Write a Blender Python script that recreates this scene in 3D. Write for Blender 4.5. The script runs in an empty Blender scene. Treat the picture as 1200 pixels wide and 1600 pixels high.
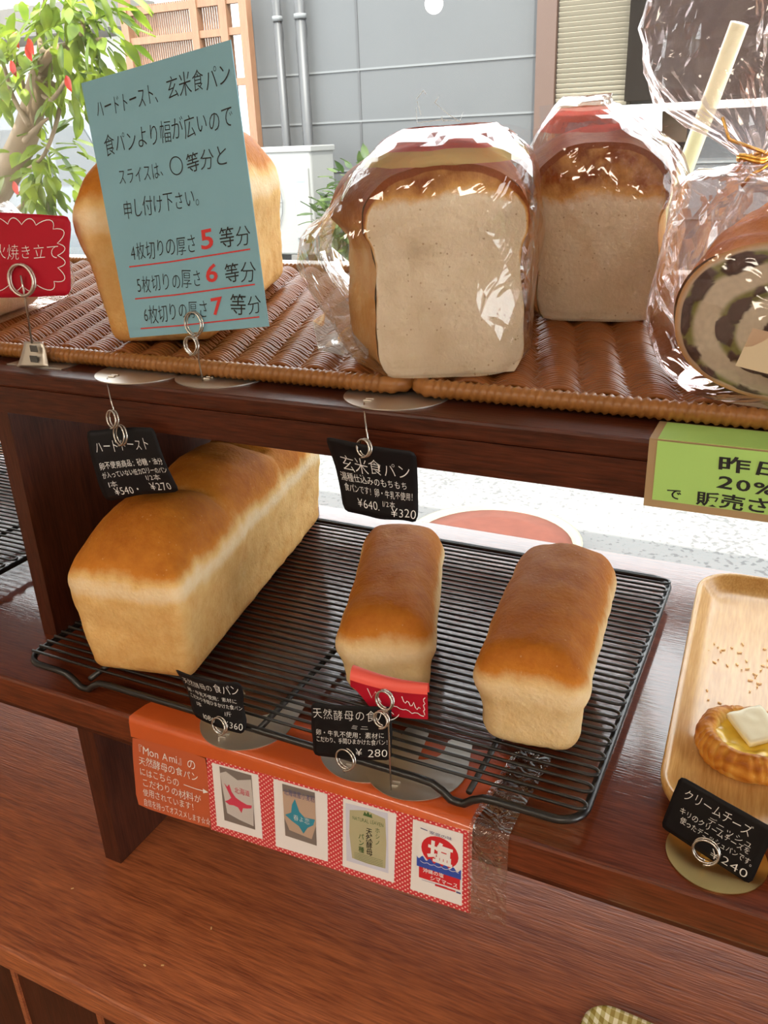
import bpy, math, random
import numpy as np
from mathutils import Vector, Matrix, noise

# ------------------------------------------------------------------ camera
SC = bpy.context.scene
COL = SC.collection
F = 1333.68
a_, b_, c_ = 1.16026837, 0.03705284, 0.4532674
RM = (Matrix.Rotation(c_, 3, 'Z') @ Matrix.Rotation(b_, 3, 'Y') @ Matrix.Rotation(a_, 3, 'X'))
CAM = Vector((0.0, -0.492, 0.5))
cd = bpy.data.cameras.new('camera'); cam = bpy.data.objects.new('camera', cd); COL.objects.link(cam)
cam.matrix_world = Matrix.Translation(CAM) @ RM.to_4x4()
cd.sensor_fit = 'VERTICAL'; cd.sensor_height = 36; cd.lens = F * 36 / 1600
cd.clip_start = 0.01; cd.clip_end = 200
SC.camera = cam
SC.cycles.transparent_max_bounces = 24
SC.cycles.max_bounces = 10
SC.cycles.sample_clamp_indirect = 6

# ------------------------------------------------------------------ light and exposure
SC.view_settings.view_transform = 'Standard'
SC.view_settings.look = 'None'
SC.view_settings.gamma = 1
SC.view_settings.exposure = 0.0
SC.view_settings.use_curve_mapping = False
SKY_STRENGTH = 8.0
SUN_STRENGTH = 13.0
ROOM_STRENGTH = 13.5
w = bpy.data.worlds.new('sky'); SC.world = w; w.use_nodes = True
bg = w.node_tree.nodes['Background']
bg.inputs[0].default_value = (0.96, 0.98, 1.0, 1); bg.inputs[1].default_value = SKY_STRENGTH
sd = bpy.data.lights.new('sun', 'SUN'); sun = bpy.data.objects.new('sun', sd); COL.objects.link(sun)
sd.energy = SUN_STRENGTH; sd.angle = 0.01; sd.color = (1, 0.95, 0.86)
sun.rotation_euler = Vector((-0.30, 0.52, -1.0)).to_track_quat('-Z', 'Y').to_euler()
for (x, y, e) in ((0.6, -2.1, 1.9), (-1.4, -2.1, 1.6)):  # warm area lights added behind the camera as fill
    ld = bpy.data.lights.new('ceiling_fill_light', 'AREA'); lo = bpy.data.objects.new('ceiling_fill_light', ld); COL.objects.link(lo)
    ld.shape = 'RECTANGLE'; ld.size = 1.2; ld.size_y = 0.35; ld.energy = ROOM_STRENGTH * e; ld.color = (1.0, 0.86, 0.68)
    lo.location = (x, y, 1.52)

# ------------------------------------------------------------------ helpers
rnd = random.Random(7)
def ray(px, py):
    return RM @ Vector(((px - 600) / F, -(py - 800) / F, -1))
def atY(px, py, y):
    d = ray(px, py); return CAM + d * ((y - CAM.y) / d.y)
def atZ(px, py, z):
    d = ray(px, py); return CAM + d * ((z - CAM.z) / d.z)
def atP(px, py, a, n):
    d = ray(px, py); return CAM + d * ((a - CAM).dot(n) / d.dot(n))
def depth(p):
    return -(RM.transposed() @ (p - CAM)).z
def nrm(yaw, tilt=0):
    ty, tx = math.radians(yaw), math.radians(tilt)
    return Vector((math.sin(ty) * math.cos(tx), -math.cos(ty) * math.cos(tx), math.sin(tx)))

WM = {}
def thing(name, label, cat, loc=(0, 0, 0), rotz=0.0, group=None):
    o = bpy.data.objects.new(name, None); COL.objects.link(o)
    o.empty_display_size = 0.02
    o.location = loc; o.rotation_euler = (0, 0, rotz); o['label'] = label; o['category'] = cat
    if group: o['group'] = group
    WM[o.name] = Matrix.Translation(Vector(loc)) @ Matrix.Rotation(rotz, 4, 'Z')
    return o
def tag(o, label, cat, group=None, kind=None):
    o['label'] = label; o['category'] = cat
    if group: o['group'] = group
    if kind: o['kind'] = kind
    return o
def obj(name, vf, mat, parent=None, smooth=True, world=True, label=None, attrs=None, loc=None):
    """one mesh object; verts are in world space (world=True) or in the parent's space"""
    verts, faces = vf[0], vf[1]
    m = bpy.data.meshes.new(name)
    Mi = Matrix.Identity(4)
    if parent is not None:
        Mp = WM.get(parent.name, Matrix.Identity(4)); Mi = Mp
    origin = None
    vs = [Vector(v) for v in verts]
    if parent is not None and world:
        inv = Mi.inverted(); vs = [inv @ v for v in vs]
    if parent is None and loc is not None:
        l = Vector(loc); vs = [v - l for v in vs]
    m.from_pydata([tuple(v) for v in vs], [], [tuple(f) for f in faces])
    mats = mat if isinstance(mat, (list, tuple)) else [mat]
    for k in mats: m.materials.append(k)
    if len(vf) > 2 and vf[2] is not None:
        m.polygons.foreach_set('material_index', list(vf[2]))
    if smooth:
        m.polygons.foreach_set('use_smooth', [True] * len(m.polygons))
    if attrs:
        for k, vals in attrs.items():
            if isinstance(vals[0], (tuple, list)):
                at = m.attributes.new(k, 'FLOAT_COLOR', 'POINT'); at.data.foreach_set('color', [c for v in vals for c in (v[0], v[1], v[2], 1.0)])
            else:
                at = m.attributes.new(k, 'FLOAT', 'POINT'); at.data.foreach_set('value', [float(v) for v in vals])
    m.update()
    o = bpy.data.objects.new(name, m); COL.objects.link(o)
    if parent is not None:
        o.parent = parent; WM[o.name] = Mi
    elif loc is not None: o.location = loc
    if label: o['label'] = label
    return o
def struct(name, vf, mat, smooth=False, label=None):
    o = obj(name, vf, mat, None, smooth); o['kind'] = 'structure'
    if label: o['label'] = label
    return o
def join(*ms):
    V, Fc = [], []
    for m in ms:
        n = len(V); V += [tuple(v) for v in m[0]]; Fc += [tuple(i + n for i in f) for f in m[1]]
    return V, Fc
def xf(m, M):
    return [M @ Vector(v) for v in m[0]], m[1]
def TR(x, y, z, rz=0, rx=0, ry=0):
    return Matrix.Translation((x, y, z)) @ Matrix.Rotation(rz, 4, 'Z') @ Matrix.Rotation(ry, 4, 'Y') @ Matrix.Rotation(rx, 4, 'X')
def box(x0, x1, y0, y1, z0, z1, bev=0.0):
    if bev <= 0:
        v = [(x, y, z) for z in (z0, z1) for y in (y0, y1) for x in (x0, x1)]
        return v, [(0, 2, 3, 1), (4, 5, 7, 6), (0, 1, 5, 4), (2, 6, 7, 3), (0, 4, 6, 2), (1, 3, 7, 5)]
    hx, hy, hz = (x1 - x0) / 2, (y1 - y0) / 2, (z1 - z0) / 2
    V, Fc = gridbox(3, 3, 3, [(-1, -.999, .999, 1)] * 3)
    out = []
    c = Vector(((x0 + x1) / 2, (y0 + y1) / 2, (z0 + z1) / 2))
    b = min(bev, hx, hy, hz)
    for v in V:
        p = []
        nb = sum(abs(abs(t) - 1) < 1e-9 for t in v)
        for t, h in zip(v, (hx, hy, hz)):
            s = 1 if t > 0 else -1
            p.append(s * h if abs(abs(t) - 1) < 1e-9 else s * (h - b))
        if nb == 2:
            p = [ (q - (1 if q > 0 else -1) * b * .293) if abs(abs(t) - 1) < 1e-9 else q for q, t in zip(p, v)]
        if nb == 3:
            p = [q - (1 if q > 0 else -1) * b * .42 for q in p]
        out.append(c + Vector(p))
    return out, Fc
def gridbox(nx, ny, nz, ticks=None):
    ax = ticks or [[-1 + 2 * i / n for i in range(n + 1)] for n in (nx, ny, nz)]
    nx, ny, nz = [len(t) - 1 for t in ax]
    idx, V, Fc = {}, [], []
    def g(i, j, k):
        key = (i, j, k)
        if key not in idx:
            idx[key] = len(V); V.append((ax[0][i], ax[1][j], ax[2][k]))
        return idx[key]
    for i in range(nx):
        for j in range(ny):
            Fc.append((g(i, j, 0), g(i, j + 1, 0), g(i + 1, j + 1, 0), g(i + 1, j, 0)))
            Fc.append((g(i, j, nz), g(i + 1, j, nz), g(i + 1, j + 1, nz), g(i, j + 1, nz)))
    for i in range(nx):
        for k in range(nz):
            Fc.append((g(i, 0, k), g(i + 1, 0, k), g(i + 1, 0, k + 1), g(i, 0, k + 1)))
            Fc.append((g(i, ny, k), g(i, ny, k + 1), g(i + 1, ny, k + 1), g(i + 1, ny, k)))
    for j in range(ny):
        for k in range(nz):
            Fc.append((g(0, j, k), g(0, j, k + 1), g(0, j + 1, k + 1), g(0, j + 1, k)))
            Fc.append((g(nx, j, k), g(nx, j + 1, k), g(nx, j + 1, k + 1), g(nx, j, k + 1)))
    return V, Fc
def rounded(V, hx, hy, hz, r):
    out = []
    for v in V:
        p = Vector((v[0] * hx, v[1] * hy, v[2] * hz))
        q = Vector((max(-hx + r, min(hx - r, p.x)), max(-hy + r, min(hy - r, p.y)), max(-hz + r, min(hz - r, p.z))))
        d = p - q
        out.append(q + d.normalized() * r if d.length > 1e-9 else p)
    return out
def tube(pts, r, k=8, closed=False, cap=True, rf=None):
    P = [Vector(p) for p in pts]; n = len(P)
    V, Fc = [], []
    up = None
    for i in range(n):
        if closed: t = P[(i + 1) % n] - P[i - 1]
        else: t = P[min(i + 1, n - 1)] - P[max(i - 1, 0)]
        t = t.normalized() if t.length > 1e-12 else Vector((0, 0, 1))
        if up is None:
            up = Vector((0, 0, 1)) if abs(t.z) < .9 else Vector((1, 0, 0))
        s = t.cross(up)
        if s.length < 1e-6: s = t.cross(Vector((0.3, 1, 0.2)))
        s.normalize(); up = s.cross(t).normalized()
        rr = r if rf is None else rf(i)
        for j in range(k):
            a = 2 * math.pi * j / k
            V.append(P[i] + s * (math.cos(a) * rr) + up * (math.sin(a) * rr))
    m = n if closed else n - 1
    for i in range(m):
        for j in range(k):
            a, b = i * k + j, i * k + (j + 1) % k
            c, d = ((i + 1) % n) * k + (j + 1) % k, ((i + 1) % n) * k + j
            Fc.append((a, b, c, d))
    if not closed and cap:
        Fc.append(tuple(range(k - 1, -1, -1))); Fc.append(tuple((n - 1) * k + j for j in range(k)))
    return V, Fc
def lathe(prof, n=32, c=(0, 0, 0)):
    V, Fc = [], []
    for (r, z) in prof:
        for j in range(n):
            a = 2 * math.pi * j / n
            V.append((c[0] + r * math.cos(a), c[1] + r * math.sin(a), c[2] + z))
    for i in range(len(prof) - 1):
        for j in range(n):
            Fc.append((i * n + j, i * n + (j + 1) % n, (i + 1) * n + (j + 1) % n, (i + 1) * n + j))
    Fc.append(tuple(range(n - 1, -1, -1))); Fc.append(tuple((len(prof) - 1) * n + j for j in range(n)))
    return V, Fc
def prism(poly, z0, z1):
    n = len(poly)
    V = [(x, y, z0) for x, y in poly] + [(x, y, z1) for x, y in poly]
    Fc = [tuple(range(n - 1, -1, -1)), tuple(range(n, 2 * n))]
    Fc += [(i, (i + 1) % n, n + (i + 1) % n, n + i) for i in range(n)]
    return V, Fc
def rrect(x0, x1, y0, y1, r, n=8):
    out = []
    for cx, cy, a0 in ((x1 - r, y0 + r, -90), (x1 - r, y1 - r, 0), (x0 + r, y1 - r, 90), (x0 + r, y0 + r, 180)):
        for i in range(n + 1):
            a = math.radians(a0 + 90 * i / n); out.append((cx + r * math.cos(a), cy + r * math.sin(a)))
    return out
def sstep(a, b, x):
    t = max(0, min(1, (x - a) / (b - a))); return t * t * (3 - 2 * t)
def ns(x, y, z, s=1.0):
    return noise.noise(Vector((x * s, y * s, z * s)))
def catmull(pts, n=8):
    P = [Vector(p) for p in pts]; out = []
    for i in range(len(P) - 1):
        p0, p1, p2, p3 = P[max(i - 1, 0)], P[i], P[i + 1], P[min(i + 2, len(P) - 1)]
        for k in range(n):
            t = k / n
            out.append(.5 * ((2 * p1) + (p2 - p0) * t + (2 * p0 - 5 * p1 + 4 * p2 - p3) * t * t + (3 * p1 - p0 - 3 * p2 + p3) * t ** 3))
    out.append(P[-1]); return out

# ------------------------------------------------------------------ materials
def node_mat(name):
    m = bpy.data.materials.new(name); m.use_nodes = True
    nt = m.node_tree; b = nt.nodes['Principled BSDF']
    return m, nt, b
def N(nt, t, **kw):
    n = nt.nodes.new(t)
    for k, v in kw.items(): setattr(n, k, v)
    return n
def mat(name, col, rough=0.5, metal=0.0, spec=0.5, coat=0.0, noise_amt=0.0, nscale=40.0, bump=0.0, bscale=200.0, alpha=None):
    m, nt, b = node_mat(name)
    b.inputs['Base Color'].default_value = (*col, 1); b.inputs['Roughness'].default_value = rough
    b.inputs['Metallic'].default_value = metal; b.inputs['Specular IOR Level'].default_value = spec
    b.inputs['Coat Weight'].default_value = coat
    tc = N(nt, 'ShaderNodeTexCoord')
    nz = N(nt, 'ShaderNodeTexNoise'); nz.inputs['Scale'].default_value = nscale; nz.inputs['Detail'].default_value = 4
    nt.links.new(tc.outputs['Object'], nz.inputs['Vector'])
    mx = N(nt, 'ShaderNodeMix', data_type='RGBA')
    mx.inputs[6].default_value = tuple(c * (1 - noise_amt) for c in col) + (1,)
    mx.inputs[7].default_value = tuple(min(1, c * (1 + noise_amt)) for c in col) + (1,)
    nt.links.new(nz.outputs['Fac'], mx.inputs[0]); nt.links.new(mx.outputs[2], b.inputs['Base Color'])
    if bump:
        nb = N(nt, 'ShaderNodeTexNoise'); nb.inputs['Scale'].default_value = bscale; nb.inputs['Detail'].default_value = 3
        nt.links.new(tc.outputs['Object'], nb.inputs['Vector'])
        bp = N(nt, 'ShaderNodeBump'); bp.inputs['Strength'].default_value = bump; bp.inputs['Distance'].default_value = 0.001
        nt.links.new(nb.outputs['Fac'], bp.inputs['Height']); nt.links.new(bp.outputs['Normal'], b.inputs['Normal'])
    return m
def wood(name, c0, c1, rough=0.28, axis='X', scale=1.0, spec=0.5, bump=0.15, coat=0.0, coat_rough=.10, ior=1.5):
    m, nt, b = node_mat(name)
    tc = N(nt, 'ShaderNodeTexCoord'); mp = N(nt, 'ShaderNodeMapping')
    s = {'X': (4, 55, 55), 'Y': (55, 4, 55), 'Z': (55, 55, 4)}[axis]
    mp.inputs['Scale'].default_value = tuple(q * scale for q in s)
    nt.links.new(tc.outputs['Object'], mp.inputs['Vector'])
    n1 = N(nt, 'ShaderNodeTexNoise'); n1.inputs['Scale'].default_value = 1.0; n1.inputs['Detail'].default_value = 6; n1.inputs['Roughness'].default_value = .65
    nt.links.new(mp.outputs[0], n1.inputs['Vector'])
    mp2 = N(nt, 'ShaderNodeMapping'); mp2.inputs['Scale'].default_value = tuple(q * scale * 9 for q in s)
    nt.links.new(tc.outputs['Object'], mp2.inputs['Vector'])
    n2 = N(nt, 'ShaderNodeTexNoise'); n2.inputs['Scale'].default_value = 1.0; n2.inputs['Detail'].default_value = 3
    nt.links.new(mp2.outputs[0], n2.inputs['Vector'])
    mm = N(nt, 'ShaderNodeMath', operation='MULTIPLY_ADD'); mm.inputs[1].default_value = .62; 
    nt.links.new(n2.outputs['Fac'], mm.inputs[0])
    m3 = N(nt, 'ShaderNodeMath', operation='MULTIPLY'); m3.inputs[1].default_value = .5
    nt.links.new(n1.outputs['Fac'], m3.inputs[0]); nt.links.new(m3.outputs[0], mm.inputs[2])
    cr = N(nt, 'ShaderNodeValToRGB'); cr.color_ramp.elements[0].position = .40; cr.color_ramp.elements[0].color = (*c0, 1)
    cr.color_ramp.elements[1].position = .72; cr.color_ramp.elements[1].color = (*c1, 1)
    nt.links.new(mm.outputs[0], cr.inputs[0]); nt.links.new(cr.outputs[0], b.inputs['Base Color'])
    b.inputs['Roughness'].default_value = rough; b.inputs['Specular IOR Level'].default_value = spec
    b.inputs['Coat Weight'].default_value = coat; b.inputs['Coat Roughness'].default_value = coat_rough
    bp = N(nt, 'ShaderNodeBump'); bp.inputs['Strength'].default_value = bump; bp.inputs['Distance'].default_value = 0.0007
    b.inputs['Coat IOR'].default_value = ior
    nt.links.new(n2.outputs['Fac'], bp.inputs['Height']); nt.links.new(bp.outputs['Normal'], b.inputs['Normal']); nt.links.new(bp.outputs['Normal'], b.inputs['Coat Normal'])
    return m
def bread_mat(name, stops, bump=.75, rough=.60, fleck=(.8, .55, .28), famt=.22):
    m, nt, b = node_mat(name)
    at = N(nt, 'ShaderNodeAttribute', attribute_name='crust')
    tc = N(nt, 'ShaderNodeTexCoord')
    nz = N(nt, 'ShaderNodeTexNoise'); nz.inputs['Scale'].default_value = 55; nz.inputs['Detail'].default_value = 8; nz.inputs['Roughness'].default_value = .7
    nt.links.new(tc.outputs['Object'], nz.inputs['Vector'])
    ma = N(nt, 'ShaderNodeMath', operation='MULTIPLY_ADD'); ma.inputs[1].default_value = .50; ma.inputs[2].default_value = -.25
    nt.links.new(nz.outputs['Fac'], ma.inputs[0])
    ad = N(nt, 'ShaderNodeMath', operation='ADD'); nt.links.new(at.outputs['Fac'], ad.inputs[0]); nt.links.new(ma.outputs[0], ad.inputs[1])
    cr = N(nt, 'ShaderNodeValToRGB'); e = cr.color_ramp.elements
    e[0].position, e[0].color = stops[0][0], (*stops[0][1], 1); e[1].position, e[1].color = stops[-1][0], (*stops[-1][1], 1)
    for p, c in stops[1:-1]:
        q = e.new(p); q.color = (*c, 1)
    nt.links.new(ad.outputs[0], cr.inputs[0])
    # small pale flecks of blistered crust
    vo = N(nt, 'ShaderNodeTexVoronoi'); vo.inputs['Scale'].default_value = 210
    nt.links.new(tc.outputs['Object'], vo.inputs['Vector'])
    lt = N(nt, 'ShaderNodeMath', operation='LESS_THAN'); lt.inputs[1].default_value = .17; nt.links.new(vo.outputs['Distance'], lt.inputs[0])
    n3 = N(nt, 'ShaderNodeTexNoise'); n3.inputs['Scale'].default_value = 60; nt.links.new(tc.outputs['Object'], n3.inputs['Vector'])
    g = N(nt, 'ShaderNodeMath', operation='GREATER_THAN'); g.inputs[1].default_value = .58; nt.links.new(n3.outputs['Fac'], g.inputs[0])
    mu = N(nt, 'ShaderNodeMath', operation='MULTIPLY'); nt.links.new(lt.outputs[0], mu.inputs[0]); nt.links.new(g.outputs[0], mu.inputs[1])
    mu2 = N(nt, 'ShaderNodeMath', operation='MULTIPLY'); mu2.inputs[1].default_value = famt; nt.links.new(mu.outputs[0], mu2.inputs[0])
    mx = N(nt, 'ShaderNodeMix', data_type='RGBA'); mx.inputs[7].default_value = (*fleck, 1)
    nt.links.new(mu2.outputs[0], mx.inputs[0]); nt.links.new(cr.outputs[0], mx.inputs[6]); nt.links.new(mx.outputs[2], b.inputs['Base Color'])
    b.inputs['Roughness'].default_value = rough; b.inputs['Specular IOR Level'].default_value = .12
    b.inputs['Subsurface Weight'].default_value = .12; b.inputs['Subsurface Radius'].default_value = (.006, .003, .0015); b.inputs['Subsurface Scale'].default_value = 1
    nb = N(nt, 'ShaderNodeTexNoise'); nb.inputs['Scale'].default_value = 260; nb.inputs['Detail'].default_value = 5
    nt.links.new(tc.outputs['Object'], nb.inputs['Vector'])
    bp = N(nt, 'ShaderNodeBump'); bp.inputs['Strength'].default_value = bump; bp.inputs['Distance'].default_value = 0.0012
    nt.links.new(nb.outputs['Fac'], bp.inputs['Height']); nt.links.new(bp.outputs['Normal'], b.inputs['Normal'])
    return m
def film_mat(name, tint=(1, 1, 1), base=0.05, edge=0.5, rough=.06, bump=0.0, bscale=30, milk=0.0, milkcol=(1, 1, 1)):
    m = bpy.data.materials.new(name); m.use_nodes = True; nt = m.node_tree; nt.nodes.clear()
    out = N(nt, 'ShaderNodeOutputMaterial'); tr = N(nt, 'ShaderNodeBsdfTransparent'); tr.inputs[0].default_value = (*tint, 1)
    gl = N(nt, 'ShaderNodeBsdfGlossy'); gl.inputs['Roughness'].default_value = rough; gl.inputs[0].default_value = (1, 1, 1, 1)
    lw = N(nt, 'ShaderNodeLayerWeight'); lw.inputs['Blend'].default_value = .25
    mm = N(nt, 'ShaderNodeMath', operation='MULTIPLY_ADD', use_clamp=True); mm.inputs[1].default_value = edge; mm.inputs[2].default_value = base
    nt.links.new(lw.outputs['Fresnel'], mm.inputs[0])
    mx = N(nt, 'ShaderNodeMixShader'); nt.links.new(mm.outputs[0], mx.inputs[0]); nt.links.new(gl.outputs[0], mx.inputs[2])
    src = tr.outputs[0]
    if milk > 0:
        df = N(nt, 'ShaderNodeBsdfTranslucent'); df.inputs[0].default_value = (*milkcol, 1)
        d2 = N(nt, 'ShaderNodeBsdfDiffuse'); d2.inputs[0].default_value = (*milkcol, 1)
        ad = N(nt, 'ShaderNodeMixShader'); ad.inputs[0].default_value = .5; nt.links.new(df.outputs[0], ad.inputs[1]); nt.links.new(d2.outputs[0], ad.inputs[2])
        m2 = N(nt, 'ShaderNodeMixShader'); m2.inputs[0].default_value = milk
        nt.links.new(tr.outputs[0], m2.inputs[1]); nt.links.new(ad.outputs[0], m2.inputs[2]); src = m2.outputs[0]
    nt.links.new(src, mx.inputs[1]); nt.links.new(mx.outputs[0], out.inputs[0])
    if bump:
        tc = N(nt, 'ShaderNodeTexCoord'); vo = N(nt, 'ShaderNodeTexNoise'); vo.inputs['Scale'].default_value = bscale; vo.inputs['Detail'].default_value = 2; vo.inputs['Distortion'].default_value = 1.5
        nt.links.new(tc.outputs['Object'], vo.inputs['Vector'])
        bp = N(nt, 'ShaderNodeBump'); bp.inputs['Strength'].default_value = bump; bp.inputs['Distance'].default_value = .01
        nt.links.new(vo.outputs['Fac'], bp.inputs['Height'])
        nt.links.new(bp.outputs[0], gl.inputs['Normal']); nt.links.new(bp.outputs[0], lw.inputs['Normal'])
    return m
def leaf_mat(name, c0, c1):
    m = bpy.data.materials.new(name); m.use_nodes = True; nt = m.node_tree; b = nt.nodes['Principled BSDF']
    tc = N(nt, 'ShaderNodeTexCoord'); nz = N(nt, 'ShaderNodeTexNoise'); nz.inputs['Scale'].default_value = 9
    nt.links.new(tc.outputs['Object'], nz.inputs['Vector'])
    cr = N(nt, 'ShaderNodeValToRGB'); cr.color_ramp.elements[0].position = .35; cr.color_ramp.elements[1].position = .65
    cr.color_ramp.elements[0].color = (*c0, 1); cr.color_ramp.elements[1].color = (*c1, 1)
    nt.links.new(nz.outputs['Fac'], cr.inputs[0]); nt.links.new(cr.outputs[0], b.inputs['Base Color'])
    b.inputs['Roughness'].default_value = .38
    tl = N(nt, 'ShaderNodeBsdfTranslucent'); nt.links.new(cr.outputs[0], tl.inputs[0])
    mx = N(nt, 'ShaderNodeMixShader'); mx.inputs[0].default_value = .5
    nt.links.new(b.outputs[0], mx.inputs[1]); nt.links.new(tl.outputs[0], mx.inputs[2])
    nt.links.new(mx.outputs[0], nt.nodes['Material Output'].inputs[0])
    return m
def vcol_mat(name, rough=.6, bump=.3, bscale=300):
    m, nt, b = node_mat(name)
    at = N(nt, 'ShaderNodeAttribute', attribute_name='tint'); nt.links.new(at.outputs['Color'], b.inputs['Base Color'])
    b.inputs['Roughness'].default_value = rough
    tc = N(nt, 'ShaderNodeTexCoord'); nb = N(nt, 'ShaderNodeTexNoise'); nb.inputs['Scale'].default_value = bscale; nb.inputs['Detail'].default_value = 4
    nt.links.new(tc.outputs['Object'], nb.inputs['Vector'])
    bp = N(nt, 'ShaderNodeBump'); bp.inputs['Strength'].default_value = bump; bp.inputs['Distance'].default_value = .001
    nt.links.new(nb.outputs['Fac'], bp.inputs['Height']); nt.links.new(bp.outputs[0], b.inputs['Normal'])
    return m
def dots_mat(name, c_bg, c_dot, pitch, rad):
    m, nt, b = node_mat(name)
    tc = N(nt, 'ShaderNodeTexCoord'); sp = N(nt, 'ShaderNodeSeparateXYZ'); nt.links.new(tc.outputs['Object'], sp.inputs[0])
    def M(op, a, bb=None):
        n = N(nt, 'ShaderNodeMath', operation=op)
        for i, q in enumerate((a, bb)):
            if q is None: continue
            if isinstance(q, (int, float)): n.inputs[i].default_value = q
            else: nt.links.new(q, n.inputs[i])
        return n.outputs[0]
    u = M('ADD', sp.outputs[0], sp.outputs[2]); v = M('SUBTRACT', sp.outputs[0], sp.outputs[2])
    fu = M('SUBTRACT', M('FRACT', M('MULTIPLY', u, 1 / pitch)), .5); fv = M('SUBTRACT', M('FRACT', M('MULTIPLY', v, 1 / pitch)), .5)
    d = M('SQRT', M('ADD', M('MULTIPLY', fu, fu), M('MULTIPLY', fv, fv)))
    lt = M('LESS_THAN', d, rad)
    mx = N(nt, 'ShaderNodeMix', data_type='RGBA'); mx.inputs[6].default_value = (*c_bg, 1); mx.inputs[7].default_value = (*c_dot, 1)
    nt.links.new(lt, mx.inputs[0]); nt.links.new(mx.outputs[2], b.inputs['Base Color']); b.inputs['Roughness'].default_value = .35
    return m
def gingham_mat(name, ca, cb, cc, pitch):
    m, nt, b = node_mat(name)
    tc = N(nt, 'ShaderNodeTexCoord'); sp = N(nt, 'ShaderNodeSeparateXYZ'); nt.links.new(tc.outputs['Object'], sp.inputs[0])
    def s(o):
        a = N(nt, 'ShaderNodeMath', operation='MULTIPLY'); a.inputs[1].default_value = 1 / pitch; nt.links.new(o, a.inputs[0])
        f = N(nt, 'ShaderNodeMath', operation='FRACT'); nt.links.new(a.outputs[0], f.inputs[0])
        g = N(nt, 'ShaderNodeMath', operation='GREATER_THAN'); g.inputs[1].default_value = .5; nt.links.new(f.outputs[0], g.inputs[0]); return g.outputs[0]
    ad = N(nt, 'ShaderNodeMath', operation='ADD'); nt.links.new(s(sp.outputs[0]), ad.inputs[0]); nt.links.new(s(sp.outputs[1]), ad.inputs[1])
    hf = N(nt, 'ShaderNodeMath', operation='MULTIPLY'); hf.inputs[1].default_value = .5; nt.links.new(ad.outputs[0], hf.inputs[0])
    cr = N(nt, 'ShaderNodeValToRGB'); cr.color_ramp.interpolation = 'CONSTANT'; e = cr.color_ramp.elements
    e[0].color = (*ca, 1); e[1].position = .3; e[1].color = (*cb, 1); q = e.new(.8); q.color = (*cc, 1)
    nt.links.new(hf.outputs[0], cr.inputs[0]); nt.links.new(cr.outputs[0], b.inputs['Base Color']); b.inputs['Roughness'].default_value = .25
    return m

W_DARK = wood('mahogany_dark', (.034, .0066, .0026), (.100, .022, .0080), rough=.36, coat=.0, bump=.4, spec=.28)
W_SHELF = wood('mahogany_shelf_top', (.075, .0125, .0035), (.19, .039, .011), rough=.38, spec=.1, coat=.8, bump=.16, coat_rough=.07, ior=1.6)
W_DARKZ = wood('mahogany_upright', (.036, .0078, .0034), (.090, .023, .010), rough=.42, axis='Z', spec=.28)
W_LOW = wood('mahogany_counter', (.19, .038, .009), (.50, .145, .044), rough=.44, bump=.9, coat=1.0, coat_rough=.45, spec=.4, ior=1.5)
W_TRAY = wood('pale_tray_wood', (.52, .26, .075), (.72, .43, .155), rough=.26, axis='Y', scale=1.1, bump=.05)
W_ORANGE = wood('outdoor_timber', (.12, .055, .026), (.19, .09, .045), rough=.6, axis='Z', scale=.3)
SIDE, GOLD, BROWN, PALE = (.74, .47, .185), (.62, .28, .055), (.36, .105, .014), (.82, .64, .40)
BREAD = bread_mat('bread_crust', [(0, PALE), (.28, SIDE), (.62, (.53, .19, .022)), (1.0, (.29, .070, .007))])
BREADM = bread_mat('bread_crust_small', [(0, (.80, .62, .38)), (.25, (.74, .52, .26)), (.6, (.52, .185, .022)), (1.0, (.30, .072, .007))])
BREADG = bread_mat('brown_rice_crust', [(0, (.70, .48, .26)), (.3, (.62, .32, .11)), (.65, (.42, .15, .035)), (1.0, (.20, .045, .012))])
CRUMB = bread_mat('bread_crumb', [(0, (.50, .38, .25)), (.22, (.72, .60, .44)), (.5, (.78, .67, .52)), (.72, (.66, .36, .12)), (1, (.26, .070, .018))], bump=.9, rough=.8, fleck=(.30, .16, .07), famt=.55)
METAL = mat('steel_wire', (.60, .58, .55), rough=.22, metal=1.0)
PLATE = mat('steel_plate', (.66, .62, .56), rough=.42, metal=1.0)
PLATEG = mat('gold_plate', (.72, .52, .20), rough=.28, metal=1.0)
BLACKW = mat('black_coated_wire', (.010, .009, .009), rough=.32, spec=.6)
BLACKCARD = mat('black_card', (.006, .005, .006), rough=.6, spec=.22, bump=.15, bscale=60)
WHITEINK = mat('white_pen', (.80, .79, .76), rough=.7)
BLACKINK = mat('black_pen', (.012, .012, .014), rough=.6)
REDINK = mat('red_pen', (.62, .035, .035), rough=.6)
BLUECARD = mat('blue_card', (.235, .45, .55), rough=.7, spec=.2, noise_amt=.03)
GREENCARD = mat('green_card', (.40, .66, .17), rough=.6, noise_amt=.05, nscale=20)
KRAFT = mat('kraft_tape', (.40, .27, .14), rough=.5, noise_amt=.06)
REDCARD = mat('red_card', (.40, .004, .018), rough=.55, spec=.25)
REDCARD2 = mat('red_card_back', (.80, .10, .07), rough=.5)
ORANGE = mat('orange_paper', (.58, .098, .018), rough=.30, noise_amt=.10, nscale=25, coat=.6)
ORANGE2 = mat('orange_paper_front', (.52, .105, .035), rough=.55)
POLKA = dots_mat('polka_paper', (.62, .04, .05), (.90, .62, .55), .0050, .25)
WHITEPAPER = mat('white_paper', (.82, .80, .80), rough=.6)
WICK = mat('wicker', (.235, .074, .015), rough=.40, spec=.3, noise_amt=.35, nscale=60)
WICKRIM = mat('wicker_rim', (.30, .118, .026), rough=.36, noise_amt=.25, nscale=70)
FILM = film_mat('bag_film', (.965, .955, .95), base=.045, edge=.6, rough=.06, bump=.35, bscale=22)
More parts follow.
